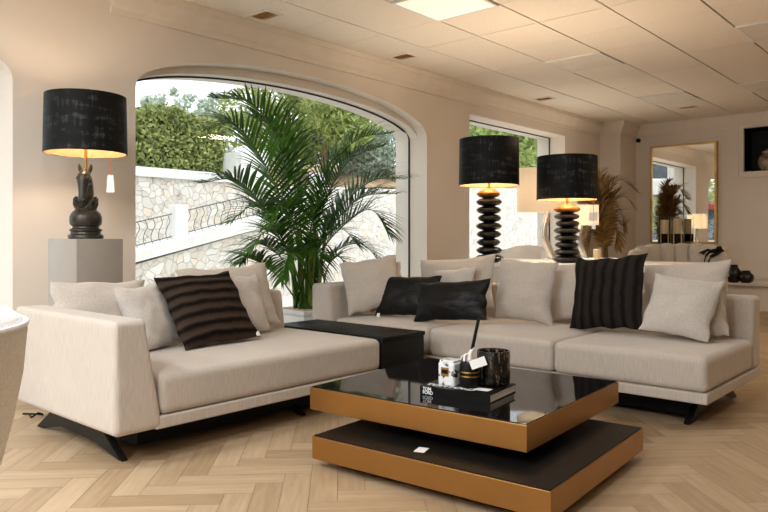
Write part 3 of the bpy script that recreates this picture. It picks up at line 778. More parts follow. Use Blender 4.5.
# ================================================================= FAR END: mirror, console, bench, chairs
t = thing('wall_mirror', 'large rectangular wall mirror in a thin gold frame on the far wall', 'mirror', (0, 0, 0))
mx0, mx1, mz0, mz1, my = -4.145, -3.16, .915, 2.44, 11.08
obj('frame', panel(bmesh.new(), [(mx0, mz0), (mx0, mz1), (mx1, mz1), (mx1, mz0)], [[(mx0 + .028, mz0 + .028), (mx0 + .028, mz1 - .028), (mx1 - .028, mz1 - .028), (mx1 - .028, mz0 + .028)]], fy, my - .02, YF - .002), M['brass'], t, smooth=False)
obj('mirror_glass', B(mx0 + .027, mx1 - .027, my, my + .008, mz0 + .027, mz1 - .027), M['mirror'], t, smooth=False)
t = thing('console_table', 'narrow white console under the gold framed mirror, mostly hidden by the channelled armchair', 'console', (0, 0, 0))
obj('table_top', B(-4.15, -3.16, 10.62, 11.05, .87, .91, bev=.004), M['trim'], t)
for x in (-4.10, -3.21):
    for y in (10.66, 11.03): obj('leg', B(x - .025, x + .025, y - .025, y + .025, 0, .87), M['trim'], t)
def hurricane(label, px, d, h):
    p = at_y(px, 245, d)
    t = thing('candle_holder', label, 'candle holder', (p.x, p.y, .91), 0, 'candle holders on the console')
    obj('holder_base', L([(0, 0), (.085, 0), (.09, .01), (.09, .15), (.08, .155), (0, .155)], 32), M['black'], t)
    bm = bmesh.new()
    for k in range(5):
        a = 2 * PI * k / 5 - .6; box(bm, .088 * math.cos(a) - .008, .088 * math.cos(a) + .008, .088 * math.sin(a) - .008, .088 * math.sin(a) + .008, .005, .15)
    obj('brass_rib', bm, M['brass'], t)
    obj('pillar_candle', L([(0, .155), (.06, .155), (.06, .155 + h), (.01, .155 + h), (0, .155 + h)], 24), M['candle'], t)
    obj('glass_cylinder', L([(.088, .155), (.088, .42), (.085, .42), (.085, .155)], 32), M['glass'], t)
hurricane('glass hurricane candle holder with black base, the one nearer the dried palm', 664.5, 10.86, .21)
hurricane('glass hurricane candle holder with black base, the one nearer the mirror middle', 677.5, 10.86, .23)
o = obj('wall_camera', lathe(bmesh.new(), [(0, 0), (.034, 0), (.034, .02), (.03, .03), (.028, .05), (.015, .06), (0, .063)], 24), M['black'])
o.rotation_euler = (PI / 2, 0, 0); o.location = (-4.36, YF, 2.565); tag(o, 'small black dome camera high on the far wall near the corner', 'camera')
# bench shelf on the far wall
t = thing('wall_bench', 'long low beige wall bench running under the niche', 'bench', (0, 0, 0))
obj('bench_top', B(-3.02, .6, 10.55, 11.13, .34, .40, bev=.006), M['trim'], t)
obj('bench_body', B(-2.98, .58, 10.62, 11.13, .0, .34), M['trim'], t, smooth=False)
def dark_vase(label, px, py, r, h):
    p = at_z(px, py, .40); p.y = min(p.y, 10.95)
    o = obj('vase', L([(0, 0), (r * .55, 0), (r * .85, h * .15), (r, h * .4), (r * .92, h * .65), (r * .6, h * .86), (r * .5, h * .92), (r * .56, h), (r * .42, h), (0, h * .85)], 32), M['blackceramic'])
    o.location = (p.x, p.y, .40); tag(o, label, 'vase', 'black vases on the wall bench')
dark_vase('taller round black vase on the beige wall bench', 733.5, 282.5, .10, .24)
dark_vase('squat black vase on the beige wall bench, right of the taller one', 746, 283, .10, .165)
# niche vase
t = thing('ginger_jar', 'white porcelain ginger jar with dark painted pattern standing in the wall niche', 'vase', (-2.53, YF + .17, NZ0 + .01))
obj('jar_body', L([(0, 0), (.085, 0), (.10, .02), (.125, .09), (.13, .15), (.118, .20), (.085, .235), (.07, .245), (.07, .262), (0, .262)], 40), M['vase'], t)
obj('jar_lid', L([(0, .262), (.078, .262), (.08, .275), (.07, .29), (.03, .305), (.012, .32), (0, .325)], 32), M['porcelain'], t)
# channelled armchair near the mirror
def channel_chair(label, px, d, top):
    p = at_d(px, 250, d)
    t = thing('armchair', label, 'armchair', (p.x, p.y, 0), 0)
    n = 9; R = .47
    t.rotation_euler = (0, 0, math.radians(8))
    # opening faces -y (towards the camera side); back curved round +y
    for k in range(n):
        a = math.radians(-12 + 204 * (k + .5) / n); w = math.radians(204 / n) * R * .56
        c = Vector((R * math.cos(a), R * math.sin(a) * .85, 0))
        hh = top - .08 * (1 - math.sin(max(0, min(PI, a)))) ** 1.5
        bm = bmesh.new()
        lathe(bm, [(0, .2), (w * .9, .2), (w, .26), (w, hh - .07), (w * .82, hh - .02), (w * .4, hh), (0, hh + .002)], 20)
        o = obj('back_channel', bm, M['boucle'] if False else M['cushion2'], t); o.location = c
    obj('seat_cushion', L([(0, .22), (.40, .22), (.42, .26), (.42, .40), (.38, .44), (0, .45)], 40, sy=.85), M['cushion2'], t)
    obj('plinth_base', L([(0, 0), (.38, 0), (.40, .02), (.42, .22), (0, .22)], 40, sy=.85), M['black'], t)
    return t, p
ch, cp_ = channel_chair('beige channel-backed tub armchair in front of the mirror at the far wall', 676, 8.6, .935)
pq = at_d(710, 251, 8.45)
o = obj('cushion', pillow_bm(.42, .36, .12, seed=31), M['cushion']); o.location = (pq.x, pq.y - .02, .72); o.rotation_euler = (math.radians(-15), 0, math.radians(15))
tag(o, 'greyish beige cushion with a dark leaf motif on the channel-backed armchair', 'cushion')
o2 = obj('leaf_motif', prism(bmesh.new(), [(-.12, .09), (-.02, .14), (.05, .12), (-.03, .10), (-.06, .06)], lambda u, v, dd: (u, dd, v), -.068, -.064), M['black'], o, smooth=False)
q0 = at_d(708, 262, 8.15)
bm = tube(bmesh.new(), catmull([at_d(704, 264, 8.2), at_d(706, 256, 8.2), at_d(711, 251.5, 8.2), at_d(717, 250.5, 8.2), at_d(721, 249, 8.2)]), [.012] * 8 + [.02] * 8 + [.03] * 8 + [.055] * 8 + [.05], 10, .6)
tube(bm, catmull([at_d(708.5, 262, 8.18), at_d(711, 257, 8.2), at_d(716, 254, 8.2), at_d(721, 250, 8.22)]), [.012] * 8 + [.03] * 8 + [.035] * 8 + [.045], 10, .6)
o = obj('scarf', bm, M['black']); tag(o, 'black scarf draped over the arm of the channel-backed armchair', 'scarf')
# white boucle armchair behind display table
def tub(label, loc, rz, R, top, taper, mat, sweep_deg=230, thick=.13, name='armchair', base=.1):
    t = thing(name, label, 'armchair', loc, rz)
    bm = bmesh.new(); n = 48; prof_o = []
    m = 9
    half = math.radians(sweep_deg / 2)
    rings = []
    for i in range(n + 1):
        a = -half + 2 * half * i / n
        ring = []
        prof = []
        for k in range(8):
            z = base + (top - .05 - base) * k / 7; prof.append((R - taper * (1 - (k / 7)) ** 1.6, z))
        prof += [(R - .012, top - .025), (R - .035, top - .006), (R - thick * .5, top), (R - thick + .03, top - .008), (R - thick, top - .04)]
        for k in range(6):
            z = top - .05 - (top - .05 - base) * (k + 1) / 6; prof.append((R - thick - taper * (k + 1) / 6, z))
        rings.append([bm.verts.new((r * math.cos(a), r * math.sin(a), z)) for r, z in prof])
    K = len(rings[0])
    for A, Bq in zip(rings, rings[1:]):
        for k in range(K): bm.faces.new((A[k], A[(k + 1) % K], Bq[(k + 1) % K], Bq[k]))
    bm.faces.new(rings[0]); bm.faces.new(rings[-1][::-1])
    sh = obj('backrest', bm, mat, t, ang=60)
    pp = [((R - .003) * math.cos(-half + 2 * half * i / 60), (R - .003) * math.sin(-half + 2 * half * i / 60), top - .035) for i in range(61)]
    obj('piping', tube(bmesh.new(), pp, .007, 8), mat, sh)
    r = R - thick - .01
    obj('seat_cushion', L([(0, base), (r - taper, base), (r - taper * .7, .38), (r - .02 - taper * .4, .43), (r - .08 - taper * .4, .45), (0, .455)], 40), mat, t)
    obj('plinth_base', L([(0, 0), (R - taper - .08, 0), (R - taper - .06, base), (0, base)], 40), M['black'], t)
    return t
tub('white boucle tub chair cut by the left edge of the picture', (-1.836, .316, 0), math.radians(-40), .385, .842, .20, M['boucle'], 250)
p = at_d(528, 247, 7.75)
tc_ = tub('white tub armchair behind the display table in front of the rectangular window', (p.x, p.y, 0), math.radians(75), .46, .87, .06, M['boucle'], 220, .16)

obj('back_cushion', L([(0, -.15), (.2, -.14), (.30, -.08), (.32, 0), (.29, .06), (.2, .115), (.1, .14), (0, .147)], 40), M['boucle'], tc_, loc=(0, 0, .775))
obj('under_cushion', L([(0, .45), (.28, .45), (.29, .5), (.27, .65), (0, .65)], 32), M['boucle'], tc_)
# ================================================================= CABLE on the floor
p = at_z(34, 417, 0)
bm = tube(bmesh.new(), catmull([p + Vector((-.10, -.02, .006)), p + Vector((-.03, .03, .006)), p + Vector((.03, .035, .012)), p + Vector((.05, .0, .03)), p + Vector((.02, -.02, .006)), p + Vector((-.03, -.01, .006))]), .005, 8)
o = obj('cable', bm, M['black']); tag(o, 'short looped black cable lying on the floor behind the white boucle chair', 'cable')

# ================================================================= CEILING FITTINGS
def downlight(label, x, y):
    t = thing('ceiling_downlight', label, 'ceiling light', (x, y, HC), 0, 'gold recessed ceiling downlights')
    obj('trim_ring', panel(bmesh.new(), [(-.12, -.095), (-.12, .095), (.12, .095), (.12, -.095)], [[(-.10, -.075), (-.10, .075), (.10, .075), (.10, -.075)]], lambda u, v, d: (u, v, d), -.006, .004), M['white'], t, smooth=False)
    obj('reflector', B(-.10, .10, -.075, .075, -.001, .006), M['brass'], t, smooth=False)
    bm = bmesh.new()
    for k in (-.03, 0, .03): box(bm, -.10, .10, k - .004, k + .004, -.005, -.001)
    obj('louvre', bm, M['gold'], t, smooth=False)
downlight('gold ceiling downlight above the arched window, nearest of the row', -4.46, 3.61)
downlight('gold ceiling downlight above the far shoulder of the arched window', -4.44, 5.34)
downlight('gold ceiling downlight above the rectangular window', -4.42, 8.16)
downlight('gold ceiling downlight near the far wall, out from the corner', -3.23, 10.0)
def light_panel(label, x, y, watts, col=(.88, .94, 1), drop=.012, lit=True):
    t = thing('ceiling_light', label, 'ceiling light', (x, y, HC), 0, 'square ceiling light panels')
    obj('frame', panel(bmesh.new(), [(-.295, -.295), (-.295, .295), (.295, .295), (.295, -.295)], [[(-.275, -.275), (-.275, .275), (.275, .275), (.275, -.275)]], lambda u, v, d: (u, v, d), -drop, .006), M['white'], t, smooth=False)
    obj('diffuser', B(-.276, .276, -.276, .276, -drop + .003, -drop + .006), M['diffuser' if lit else 'diffuser_off'], t, smooth=False)
    if watts:
        l = bpy.data.lights.new('fill_light', 'AREA'); l.energy = watts; l.size = .5; l.color = col  # fill lamp, lit only in the added panels out of view
        o = bpy.data.objects.new('fill_light', l); COL.objects.link(o); o.parent = t; o.location = (0, 0, -drop - .01)
PW = 26
light_panel('square white ceiling light panel above the long sofa, nearest of the visible ones', -3.2, 4.35, 0)
light_panel('square ceiling light panel above the display table', -3.2, 6.75, 0, lit=False)
light_panel('square ceiling light panel nearest the far wall mirror', -3.2, 9.15, 0, lit=False)
light_panel('square ceiling light panel over the right side near the niche', -2.0, 9.15, 0, lit=False)
for x, y, pw in [(-1.4, 6.75, 0), (-1.4, 3.75, 6), (-2.0, .75, 16), (-3.2, -.45, 42), (-3.2, -2.25, 48), (-.8, -1.05, 72), (-2.0, -2.85, 30), (.4, 7.35, 36)]:  # all but the unlit first are unseen panels added to brighten the room
    light_panel('unlit ceiling light panel, the one nearest the right edge of the picture' if (x, y) == (-1.4, 6.75) else 'added square fill light panel on the ceiling, out of view', x, y, pw, (1, .80, .58) if y > 5 else (.88, .94, 1), lit=pw > 0)

# ================================================================= PALMS
def frond(pts, leaf_len, nleaf, mat, parent, start=.36, width=.016, droop=.5, stem=.009, name='frond', seed=0, vee=.35):
    rnd = random.Random(seed)
    P = catmull(pts, 10); N = len(P)
    cum = [0]
    for a, b in zip(P, P[1:]): cum.append(cum[-1] + (b - a).length)
    tot = cum[-1]
    V, Fc = [], []
    # rachis
    def ringpts(i, r):
        t_ = (P[min(i + 1, N - 1)] - P[max(0, i - 1)]).normalized(); s = t_.cross(Vector((0, 0, 1)))
        s = s.normalized() if s.length > .01 else Vector((1, 0, 0)); u = s.cross(t_)
        return [P[i] + s * r, P[i] + u * r, P[i] - s * r, P[i] - u * r]
    last = None
    for i in range(N):
        r = stem * (1 - .85 * i / N); q = ringpts(i, r); b = len(V); V += q
        if last is not None:
            for k in range(4): Fc.append((last + k, last + (k + 1) % 4, b + (k + 1) % 4, b + k))
        last = b
    def at(s):
        s = max(0, min(tot, s)); i = 0
        while i < N - 2 and cum[i + 1] < s: i += 1
        f = (s - cum[i]) / max(1e-6, cum[i + 1] - cum[i]); return P[i].lerp(P[i + 1], f), (P[i + 1] - P[i]).normalized()
    for k in range(nleaf):
        f = k / (nleaf - 1); s = tot * (start + (1 - start) * f)
        p, t_ = at(s)
        side = t_.cross(Vector((0, 0, 1)))
        side = side.normalized() if side.length > .05 else Vector((ct, st, 0))
        up = side.cross(t_).normalized()
        ll = leaf_len * (.30 + .95 * math.sin(PI * min(1, .15 + .80 * f))) * rnd.uniform(.88, 1.08) * .75
        for sg in (-1, 1):
            ang_ = math.radians(58 - 34 * f + rnd.uniform(-5, 5))
            dr = (side * sg * math.sin(ang_) + t_ * math.cos(ang_) + up * vee * rnd.uniform(.6, 1.2)).normalized()
            q = p.copy(); b = len(V); m = 5
            for j in range(m + 1):
                g = j / m
                w = width * .5 * (math.sin(PI * (.12 + .88 * g) ** .7) if g < 1 else .02) * (1.0)
                cr = dr.cross(up); cr = cr.normalized() if cr.length > .01 else t_
                V += [q + cr * w, q - cr * w]
                if j < m:
                    q = q + dr * ll / m
                    dr = (dr + Vector((0, 0, -1)) * droop * .32 * (g + .3)).normalized()
                    q.x = max(q.x, XG + .02)
            for j in range(m): Fc.append((b + 2 * j, b + 2 * j + 1, b + 2 * j + 3, b + 2 * j + 2))
    return leafobj(name, V, Fc, mat, parent)
PX, PY = -4.38, 3.98
t = thing('potted_palm', 'tall green areca palm in a white square planter before the arched window', 'plant', (0, 0, 0))
pb = 0.20
obj('planter', box(B(PX - pb, PX + pb, PY - pb, PY + pb, 0, .375, bev=.004), PX - pb - .012, PX + pb + .012, PY - pb - .012, PY + pb + .012, .375, .41, bev=.003), M['pot'], t)
obj('soil', B(PX - pb + .02, PX + pb - .02, PY - pb + .02, PY + pb - .02, .409, .413), M['soil'], t, smooth=False)
rnd = random.Random(3)
FR = [
 [(296, 222, -4.38), (277, 138, -4.32), (250, 103, -4.28), (214, 98, -4.25)],
 [(288, 215, -4.38), (258, 152, -4.3), (232, 124, -4.25), (206, 130, -4.2)],
 [(284, 242, -4.36), (258, 200, -4.28), (234, 180, -4.2), (200, 183, -4.15)],
 [(298, 205, -4.4), (288, 158, -4.42), (276, 130, -4.4), (256, 118, -4.4)],
 [(316, 222, -4.3), (333, 168, -4.2), (358, 139, -4.1), (392, 133, -4.05)],
 [(322, 238, -4.3), (345, 203, -4.2), (374, 180, -4.1), (406, 179, -4.0)],
 [(314, 235, -4.35), (330, 190, -4.3), (352, 158, -4.25), (384, 146, -4.2)],
 [(318, 245, -4.3), (340, 215, -4.25), (366, 196, -4.2), (396, 194, -4.15)],
 [(324, 248, -4.3), (350, 220, -4.2), (372, 210, -4.1), (389, 234, -4.05)],
 [(324, 262, -4.3), (345, 246, -4.2), (364, 245, -4.15), (378, 260, -4.1)],
 [(286, 264, -4.35), (268, 246, -4.3), (252, 246, -4.25), (241, 262, -4.2)],
 [(280, 278, -4.3), (262, 264, -4.25), (248, 258, -4.2), (233, 263, -4.15)],
 [(328, 266, -4.2), (338, 256, -4.1), (346, 268, -4.05), (350, 292, -4.02)],
 [(314, 215, -4.4), (326, 172, -4.3), (344, 152, -4.2), (362, 164, -4.1)],
 [(291, 245, -4.3), (273, 214, -4.2), (252, 206, -4.1), (230, 222, -4.05)],
 [(309, 240, -4.2), (317, 205, -4.05), (329, 196, -3.95), (343, 214, -3.85)],
 [(297, 242, -4.2), (290, 212, -4.05), (280, 205, -3.95), (268, 226, -3.9)],
 [(316, 255, -4.2), (330, 232, -4.1), (344, 230, -4.0), (358, 246, -3.95)],
 [(292, 258, -4.2), (278, 236, -4.1), (264, 232, -4.0), (252, 248, -3.98)],
 [(306, 262, -4.25), (310, 246, -4.2), (316, 250, -4.1), (322, 275, -4.05)],
 [(300, 268, -4.25), (296, 250, -4.2), (288, 256, -4.1), (282, 280, -4.05)],
]
for i, fr in enumerate(FR):
    base = Vector((PX + rnd.uniform(-.10, .10), PY + rnd.uniform(-.10, .10), .40))
    pts = [base] + [at_x(*q) for q in fr]
    pts.insert(1, base.lerp(pts[1], .45) + Vector((rnd.uniform(-.02, .02), rnd.uniform(-.02, .02), 0)))
    big = i < 9
    frond(pts, .42 if big else .31, 40 if big else 30, M['palm'], t, .40 if big else .5, .020 if big else .017, .75, .010, seed=i)
for i in range(14):
    a = rnd.uniform(0, 2 * PI); r = rnd.uniform(.02, .13); x, y = PX + r * math.cos(a), PY + r * math.sin(a)
    obj('stem', tube(bmesh.new(), catmull([(x, y, .40), (x + .3 * (x - PX), y + .3 * (y - PY), .75), (x + .7 * (x - PX), y + .7 * (y - PY), 1.05)], 5), [.016] * 5 + [.012] * 5 + [.006], 8), M['palmstem'], t)
# dried palm in the corner
t = thing('dried_palm', 'golden brown dried palm standing in the corner beside the column', 'plant', (0, 0, 0))
c = at_d(606, 250, 10.25)
obj('pot', L([(0, 0), (.15, 0), (.19, .34), (.20, .36), (.17, .36), (.15, .3), (0, .3)], 32, c=(c.x, c.y, 0)), M['blackceramic'], t)
FD = [[(600, 215), (597, 190), (600, 175), (606, 170)], [(606, 210), (612, 188), (622, 180), (637, 192)], [(606, 215), (616, 200), (626, 197), (634, 208)], [(604, 225), (616, 213), (622, 216), (624, 232)],
      [(602, 222), (592, 205), (588, 195), (583, 196)], [(604, 215), (604, 195), (608, 183), (616, 178)], [(602, 230), (594, 222), (588, 222), (584, 236)], [(606, 232), (614, 228), (617, 234), (618, 248)],
      [(603, 220), (600, 205), (596, 195), (590, 190)], [(605, 222), (610, 205), (615, 196), (620, 190)], [(602, 234), (597, 228), (592, 232), (588, 248)], [(605, 205), (603, 185), (600, 178), (594, 174)],
      [(607, 224), (615, 220), (622, 225), (628, 222)], [(601, 215), (606, 200), (612, 200), (618, 208)]]
for i, fr in enumerate(FD):
    dd = 10.25 + random.uniform(-.45, .0)
    pts = [Vector((c.x + random.uniform(-.05, .05), c.y + random.uniform(-.05, .05), .33))] + [at_d(a, b, 10.2 * (1 - k / 4) + dd * k / 4) for k, (a, b) in enumerate(fr)]
    pts = [p if True else p for p in pts]
    frond(pts, .29, 44, M['drypalm'], t, .42, .022, .8, .008, seed=100 + i)

# ================================================================= OUTSIDE
struct(obj('ground_outside', B(-45, -5.2, -30, 45, -.2, -.02), M['asphalt'], smooth=False))
XS = -11.5
fo = lambda u, v, d: (d, u, v)
def wallpoly(name, poly, x0, x1, mat):
    return struct(obj(name, prism(bmesh.new(), poly, fo, x0, x1), mat, smooth=False))
wallpoly('wall_stone_terrace', [(1.5, -.1), (1.5, 2.1), (9.0, 2.1), (12., 2.15), (16, 2.4), (30, 3.1), (30, -.1)], XS, XS - .4, M['stone'])
wallpoly('wall_terrace_coping', [(1.5, 2.1), (1.5, 2.27), (8.6, 2.27), (8.6, 2.1)], XS + .06, XS - .42, M['outwhite'])
wallpoly('wall_terrace_pillar', [(8.65, 2.0), (8.65, 2.75), (9.35, 2.75), (9.35, 2.0)], XS + .08, XS - .55, M['outwhite'])
# ramp with white coping and stone below
def rz_(y): return .705 + (y - 5.28) * .235
wallpoly('wall_ramp_stone', [(2.4, -.1), (2.4, rz_(2.4) - .1), (9.3, rz_(9.3) - .1), (9.3, -.1)], -9.52, -9.9, M['stone'])
wallpoly('wall_ramp_coping', [(2.4, max(.0, rz_(2.4) - .1)), (2.4, rz_(2.4) + .11), (9.3, rz_(9.3) + .11), (9.3, rz_(9.3) - .1)], -9.46, -9.96, M['outwhite'])
# railing sections between white posts
posts = [2.45, 6.12, 9.1]
for i, y in enumerate(posts):
    o = struct(obj('wall_ramp_post', B(-9.80, -9.58, y - .11, y + .11, rz_(y) - .0, rz_(y) + .62, bev=.005), M['outwhite'], smooth=False))
names = ['wavy black iron railing section below the hedge, lower end of the ramp', 'wavy black iron railing section on the ramp behind the palm fronds']
for i, (a, b) in enumerate(zip(posts, posts[1:])):
    t = thing('ramp_railing', names[i], 'railing', (0, 0, 0), 0, 'iron railings of the ramp')
    a += .12; b -= .12
    for zz in (.15, .5):
        obj('rail', tube(bmesh.new(), [(-9.69, a, rz_(a) + zz), (-9.69, b, rz_(b) + zz)], .009, 6), M['iron'], t)
    n = int((b - a) / .125)
    for k in range(n):
        y = a + (b - a) * (k + .5) / n; z0 = rz_(y)
        pts = catmull([(-9.69, y, z0 + .11), (-9.69, y - .035, z0 + .2), (-9.69, y - .01, z0 + .31), (-9.69, y + .035, z0 + .40), (-9.69, y + .0, z0 + .5)], 4)
        obj('baluster', tube(bmesh.new(), pts, .0055, 5), M['iron'], t)
# foliage
def leaves(n, sample, size, mat, name, parent, seed, asp=.55):
    r = random.Random(seed); V, Fc = [], []
    for k in range(n):
        p, nrm = sample(r)
        d = Vector((r.gauss(0, 1), r.gauss(0, 1), r.gauss(0, 1)))
        d = (d.normalized() + nrm * .6).normalized()
        a = d.orthogonal().normalized(); a.rotate(Matrix.Rotation(r.uniform(0, 6.28), 3, d)); b = d.cross(a)
        s = size * r.uniform(.6, 1.3); i = len(V)
        V += [p - a * s, p - b * s * asp + a * s * .1, p + a * s, p + b * s * asp + a * s * .1]; Fc.append((i, i + 1, i + 2, i + 3))
    return leafobj(name, V, Fc, mat, parent)
def hedge_height(y): return 3.52 + .09 * math.sin(y * 1.7) + .06 * math.sin(y * 4.3 + 1) - .12 * max(0, y - 7)
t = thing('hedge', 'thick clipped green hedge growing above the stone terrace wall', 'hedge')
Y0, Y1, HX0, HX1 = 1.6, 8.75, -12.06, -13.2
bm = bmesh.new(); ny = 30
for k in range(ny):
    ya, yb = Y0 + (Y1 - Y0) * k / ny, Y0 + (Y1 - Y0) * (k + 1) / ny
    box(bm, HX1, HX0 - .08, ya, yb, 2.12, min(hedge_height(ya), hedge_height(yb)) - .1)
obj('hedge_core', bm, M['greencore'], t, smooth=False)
def hs(r):
    y = r.uniform(Y0, Y1); top = hedge_height(y)
    if r.random() < .72:
        z = r.uniform(2.15, top); x = HX0 + .10 * noise.noise(Vector((y * 2, z * 2, 0))) + r.uniform(-.08, .08)
        return Vector((x, y, z)), Vector((1, 0, .3))
    return Vector((r.uniform(HX1, HX0), y, top + r.uniform(-.12, .08))), Vector((.3, 0, 1))
leaves(20000, hs, .05, M['hedge'], 'hedge_leaves', t, 11)
def tree(label, name, base, height, blobs, n, size, mat, trunk_r, seed, group='trees beyond the terrace', asp=.5):
    t = thing(name, label, 'tree', base, 0, group)
    obj('trunk', tube(bmesh.new(), [(0, 0, 0), (.1, .05, height * .4), (.0, .1, height * .8)], [trunk_r, trunk_r * .8, trunk_r * .4], 8), M['trunk'], t)
    tot = sum(b[3] ** 2 for b in blobs)
    def smp(r):
        q = r.uniform(0, tot)
        for bx, by, bz, br in blobs:
            q -= br * br
            if q <= 0: break
        d = Vector((r.gauss(0, 1), r.gauss(0, 1), r.gauss(0, 1))).normalized()
        return Vector((bx, by, bz)) + Vector((d.x, d.y, d.z * .75)) * br * r.uniform(.55, 1.0) ** .6, d
    leaves(n, smp, size, mat, 'foliage', t, seed, asp)
def blobs(seed, n, sp, z0, z1, r0, r1, cone=False):
    r = random.Random(seed); out = []
    for k in range(n):
        z = r.uniform(z0, z1); s = sp * (1 - .85 * (z - z0) / (z1 - z0)) if cone else sp
        out.append((r.uniform(-s, s), r.uniform(-s, s), z, r.uniform(r0, r1) * (1 - .6 * (z - z0) / (z1 - z0) if cone else 1)))
    return out
# bank of earth behind the terrace, rising to the right
bm = bmesh.new()
gn, gm = 40, 14; G = {}
for i in range(gn + 1):
    for j in range(gm + 1):
        y = 8.4 + 26 * i / gn; x = -11.9 - 16 * j / gm
        up = 2.05 + (.9 * min(1, max(0, (y - 11) / 5))) + 1.1 * (j / gm) ** .7 + .3 * noise.noise(Vector((x * .5, y * .5, 3)))
        if j == 0: up = min(up, 2.2 + .02 * (y - 8))
        G[i, j] = bm.verts.new((x, y, up))
for i in range(gn):
    for j in range(gm): bm.faces.new((G[i, j], G[i + 1, j], G[i + 1, j + 1], G[i, j + 1]))
struct(obj('hill', bm, M['soil']))
tp = at_d(285, 160, 19.5); tree('broad yellow-green pine tree beyond the terrace, above the palm', 'pine_tree', (tp.x, tp.y, 2.3), 2.8, blobs(1, 16, 1.5, 1.2, 2.9, .55, .95), 6500, .12, M['pine'], .14, 21, asp=.25)
tp = at_d(322, 150, 18.); tree('yellow-green pine tree beyond the terrace, right of the broad pine', 'pine_tree', (tp.x, tp.y, 2.2), 2.3, blobs(2, 12, 1.1, .9, 2.3, .45, .8), 4500, .11, M['pine'], .12, 22, asp=.25)
tp = at_d(362, 165, 19.2); tree('grey-green olive tree beyond the terrace wall near the right window edge', 'olive_tree', (tp.x, tp.y, 2.2), 1.9, blobs(3, 12, .9, .5, 1.8, .4, .7), 5500, .085, M['olive'], .12, 23, asp=.28)
tp = at_d(390, 170, 19.0); tree('low olive bush at the right edge of the arched window view', 'olive_bush', (tp.x, tp.y, 2.2), 1., blobs(4, 8, .7, .2, 1.1, .35, .55), 2500, .08, M['olive'], .06, 24, asp=.3)
for i, (px, top, d) in enumerate([(150, 90, 34), (162, 88, 36), (178, 80, 33), (190, 82, 35), (200, 84, 33), (214, 83, 36)]):
    b = at_d(px, 110, d); hgt = at_d(px, top, d).z
    tree('pale slender conifer far beyond the hedge', 'conifer_tree', (b.x, b.y, 0), hgt * .9, blobs(30 + i, 14, .9, hgt * .45, hgt * .95, .5, .9, True), 1500, .14, M['cypress'], .2, 40 + i, 'distant conifers beyond the hedge')
p0 = at_d(254.5, 130, 30)
o = obj('utility_pole', tube(bmesh.new(), [(p0.x, p0.y, 0), (p0.x, p0.y, 8.6)], .11, 10), M['iron']); tag(o, 'thin grey utility pole standing against the sky beyond the palm', 'pole')
# greenery seen through the rectangular window
for i, (px, py, d, lab) in enumerate([(478, 150, 24, 'green shrub seen through the near half of the rectangular window'), (505, 152, 27, 'green shrub seen through the middle of the rectangular window'), (530, 155, 30, 'grey-green shrub seen at the far side of the rectangular window')]):
    b = at_d(px, py, d)
    tree(lab, 'garden_shrub', (b.x, b.y, b.z - 1.2), .8, blobs(60 + i, 10, 1.2, .8, 2.2, .6, 1.0), 2600, .12, M['pine'] if i < 2 else M['olive'], .1, 70 + i, 'shrubs beyond the rectangular window')
# street building seen in the mirror
t = thing('street_building', 'pale apartment building with balconies, seen only as a reflection in the mirror', 'building')
obj('facade', B(-22, -7.5, -19, -15, 0, 9), M['facade'], t, smooth=False)
for ix in range(6):
    for iz in range(3):
        x = -21 + ix * 2.3; z = .9 + iz * 2.7
        f = obj('window_frame', B(x - .08, x + 1.18, -15.02, -14.95, z - .08, z + 1.58), M['outwhite'], t, smooth=False)
        obj('pane', B(x, x + 1.1, -14.95, -14.93, z, z + 1.5), M['winglass'], f, smooth=False)
        if iz: obj('balcony', B(x - .3, x + 1.4, -15, -14.2, z - .35, z + .45), M['outwhite'], t, smooth=False)
obj('awning', B(-14, -8, -15, -14, 2.4, 2.9), M['terracotta'], t, smooth=False)
tp = Vector((-9.5, -6.5, 0)); tree('young street tree outside the next arched window, seen in the mirror', 'street_tree', tp, 2.2, blobs(80, 10, .8, 1.6, 3., .5, .8), 3000, .1, M['pine'], .08, 90, 'street trees')

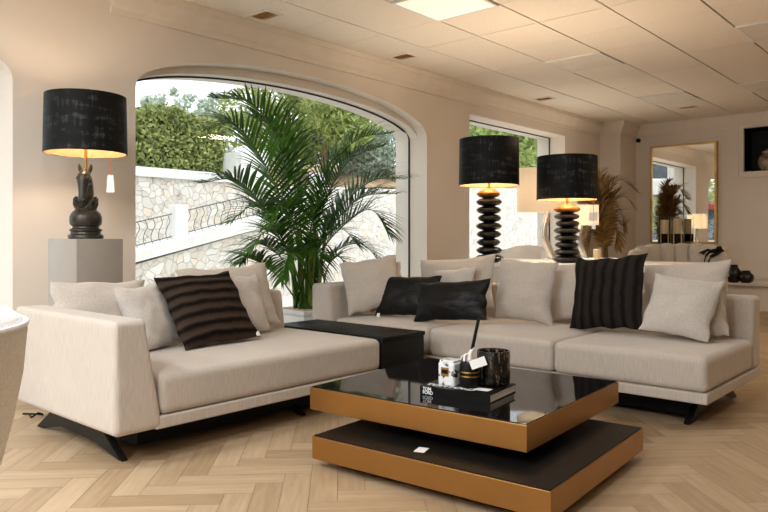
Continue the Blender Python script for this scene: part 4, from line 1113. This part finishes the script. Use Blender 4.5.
# ================================================================= LIGHT
w = bpy.data.worlds.new('overcast_sky'); SC.world = w; w.use_nodes = True
nt = w.node_tree; bg = nt.nodes['Background']
tc = nt.nodes.new('ShaderNodeTexCoord'); sp = nt.nodes.new('ShaderNodeSeparateXYZ'); nt.links.new(tc.outputs['Generated'], sp.inputs[0])
rp_ = nt.nodes.new('ShaderNodeValToRGB'); nt.links.new(sp.outputs['Z'], rp_.inputs[0])
rp_.color_ramp.elements[0].color = (.90, .93, .97, 1); rp_.color_ramp.elements[1].color = (.86, .93, 1, 1)
nt.links.new(rp_.outputs[0], bg.inputs['Color']); bg.inputs['Strength'].default_value = 1.3
s = bpy.data.lights.new('soft_sun', 'SUN'); s.energy = 1.0; s.angle = math.radians(35); s.color = (1, .96, .9)
so = bpy.data.objects.new('soft_sun', s); COL.objects.link(so); so.rotation_euler = Vector((-.55, .15, -.8)).to_track_quat('-Z', 'Y').to_euler()
def portal(x, y, z, sx, sy, rot):
    l = bpy.data.lights.new('window_daylight', 'AREA'); l.shape = 'RECTANGLE'; l.size = sx; l.size_y = sy; l.cycles.is_portal = True
    o = bpy.data.objects.new('window_daylight', l); COL.objects.link(o); o.location = (x, y, z); o.rotation_euler = rot
import mathutils
def face(d): return Vector(d).to_track_quat('-Z', 'Y').to_euler()
portal(XO - .02, 4.38, 1.4, 3.5, 2.25, (0, -PI / 2, 0)); 
for o in bpy.data.objects:
    if o.name.startswith('window_daylight'): o.rotation_euler = (PI / 2, 0, -PI / 2)
portal(XO - .02, .06, 1.4, 3.5, 2.25, (PI / 2, 0, -PI / 2)); portal(XO - .02, 8.16, 1.47, 2.5, 2.1, (PI / 2, 0, -PI / 2))
portal(-1.35, YB - .31, 1.35, 5.1, 2.2, (PI / 2, 0, 0))
for o in bpy.data.objects:
    if o.name.startswith('window_daylight'):
        d = Vector((1, 0, 0)) if o.location.x < -5 else Vector((0, 1, 0))
        o.rotation_euler = d.to_track_quat('-Z', 'Y').to_euler()

# ================================================================= CAMERA
cd = bpy.data.cameras.new('camera'); cd.sensor_width = 36; cd.lens = 36 * F / 768
cd.shift_y = -(256 - HY) / 768
co = bpy.data.objects.new('camera', cd); COL.objects.link(co); co.location = (0, 0, 1); co.rotation_euler = (PI / 2, 0, TH)
cd.clip_start = .05; cd.clip_end = 300
SC.camera = co
vs = SC.view_settings
SC.display_settings.display_device = 'sRGB'
vs.view_transform = 'Standard'; vs.look = 'None'; vs.gamma = 1; vs.exposure = 0.56; vs.use_curve_mapping = False
cy = SC.cycles
cy.use_denoising = True; cy.max_bounces = 10; cy.diffuse_bounces = 5; cy.glossy_bounces = 5; cy.transparent_max_bounces = 16
cy.sample_clamp_indirect = 6
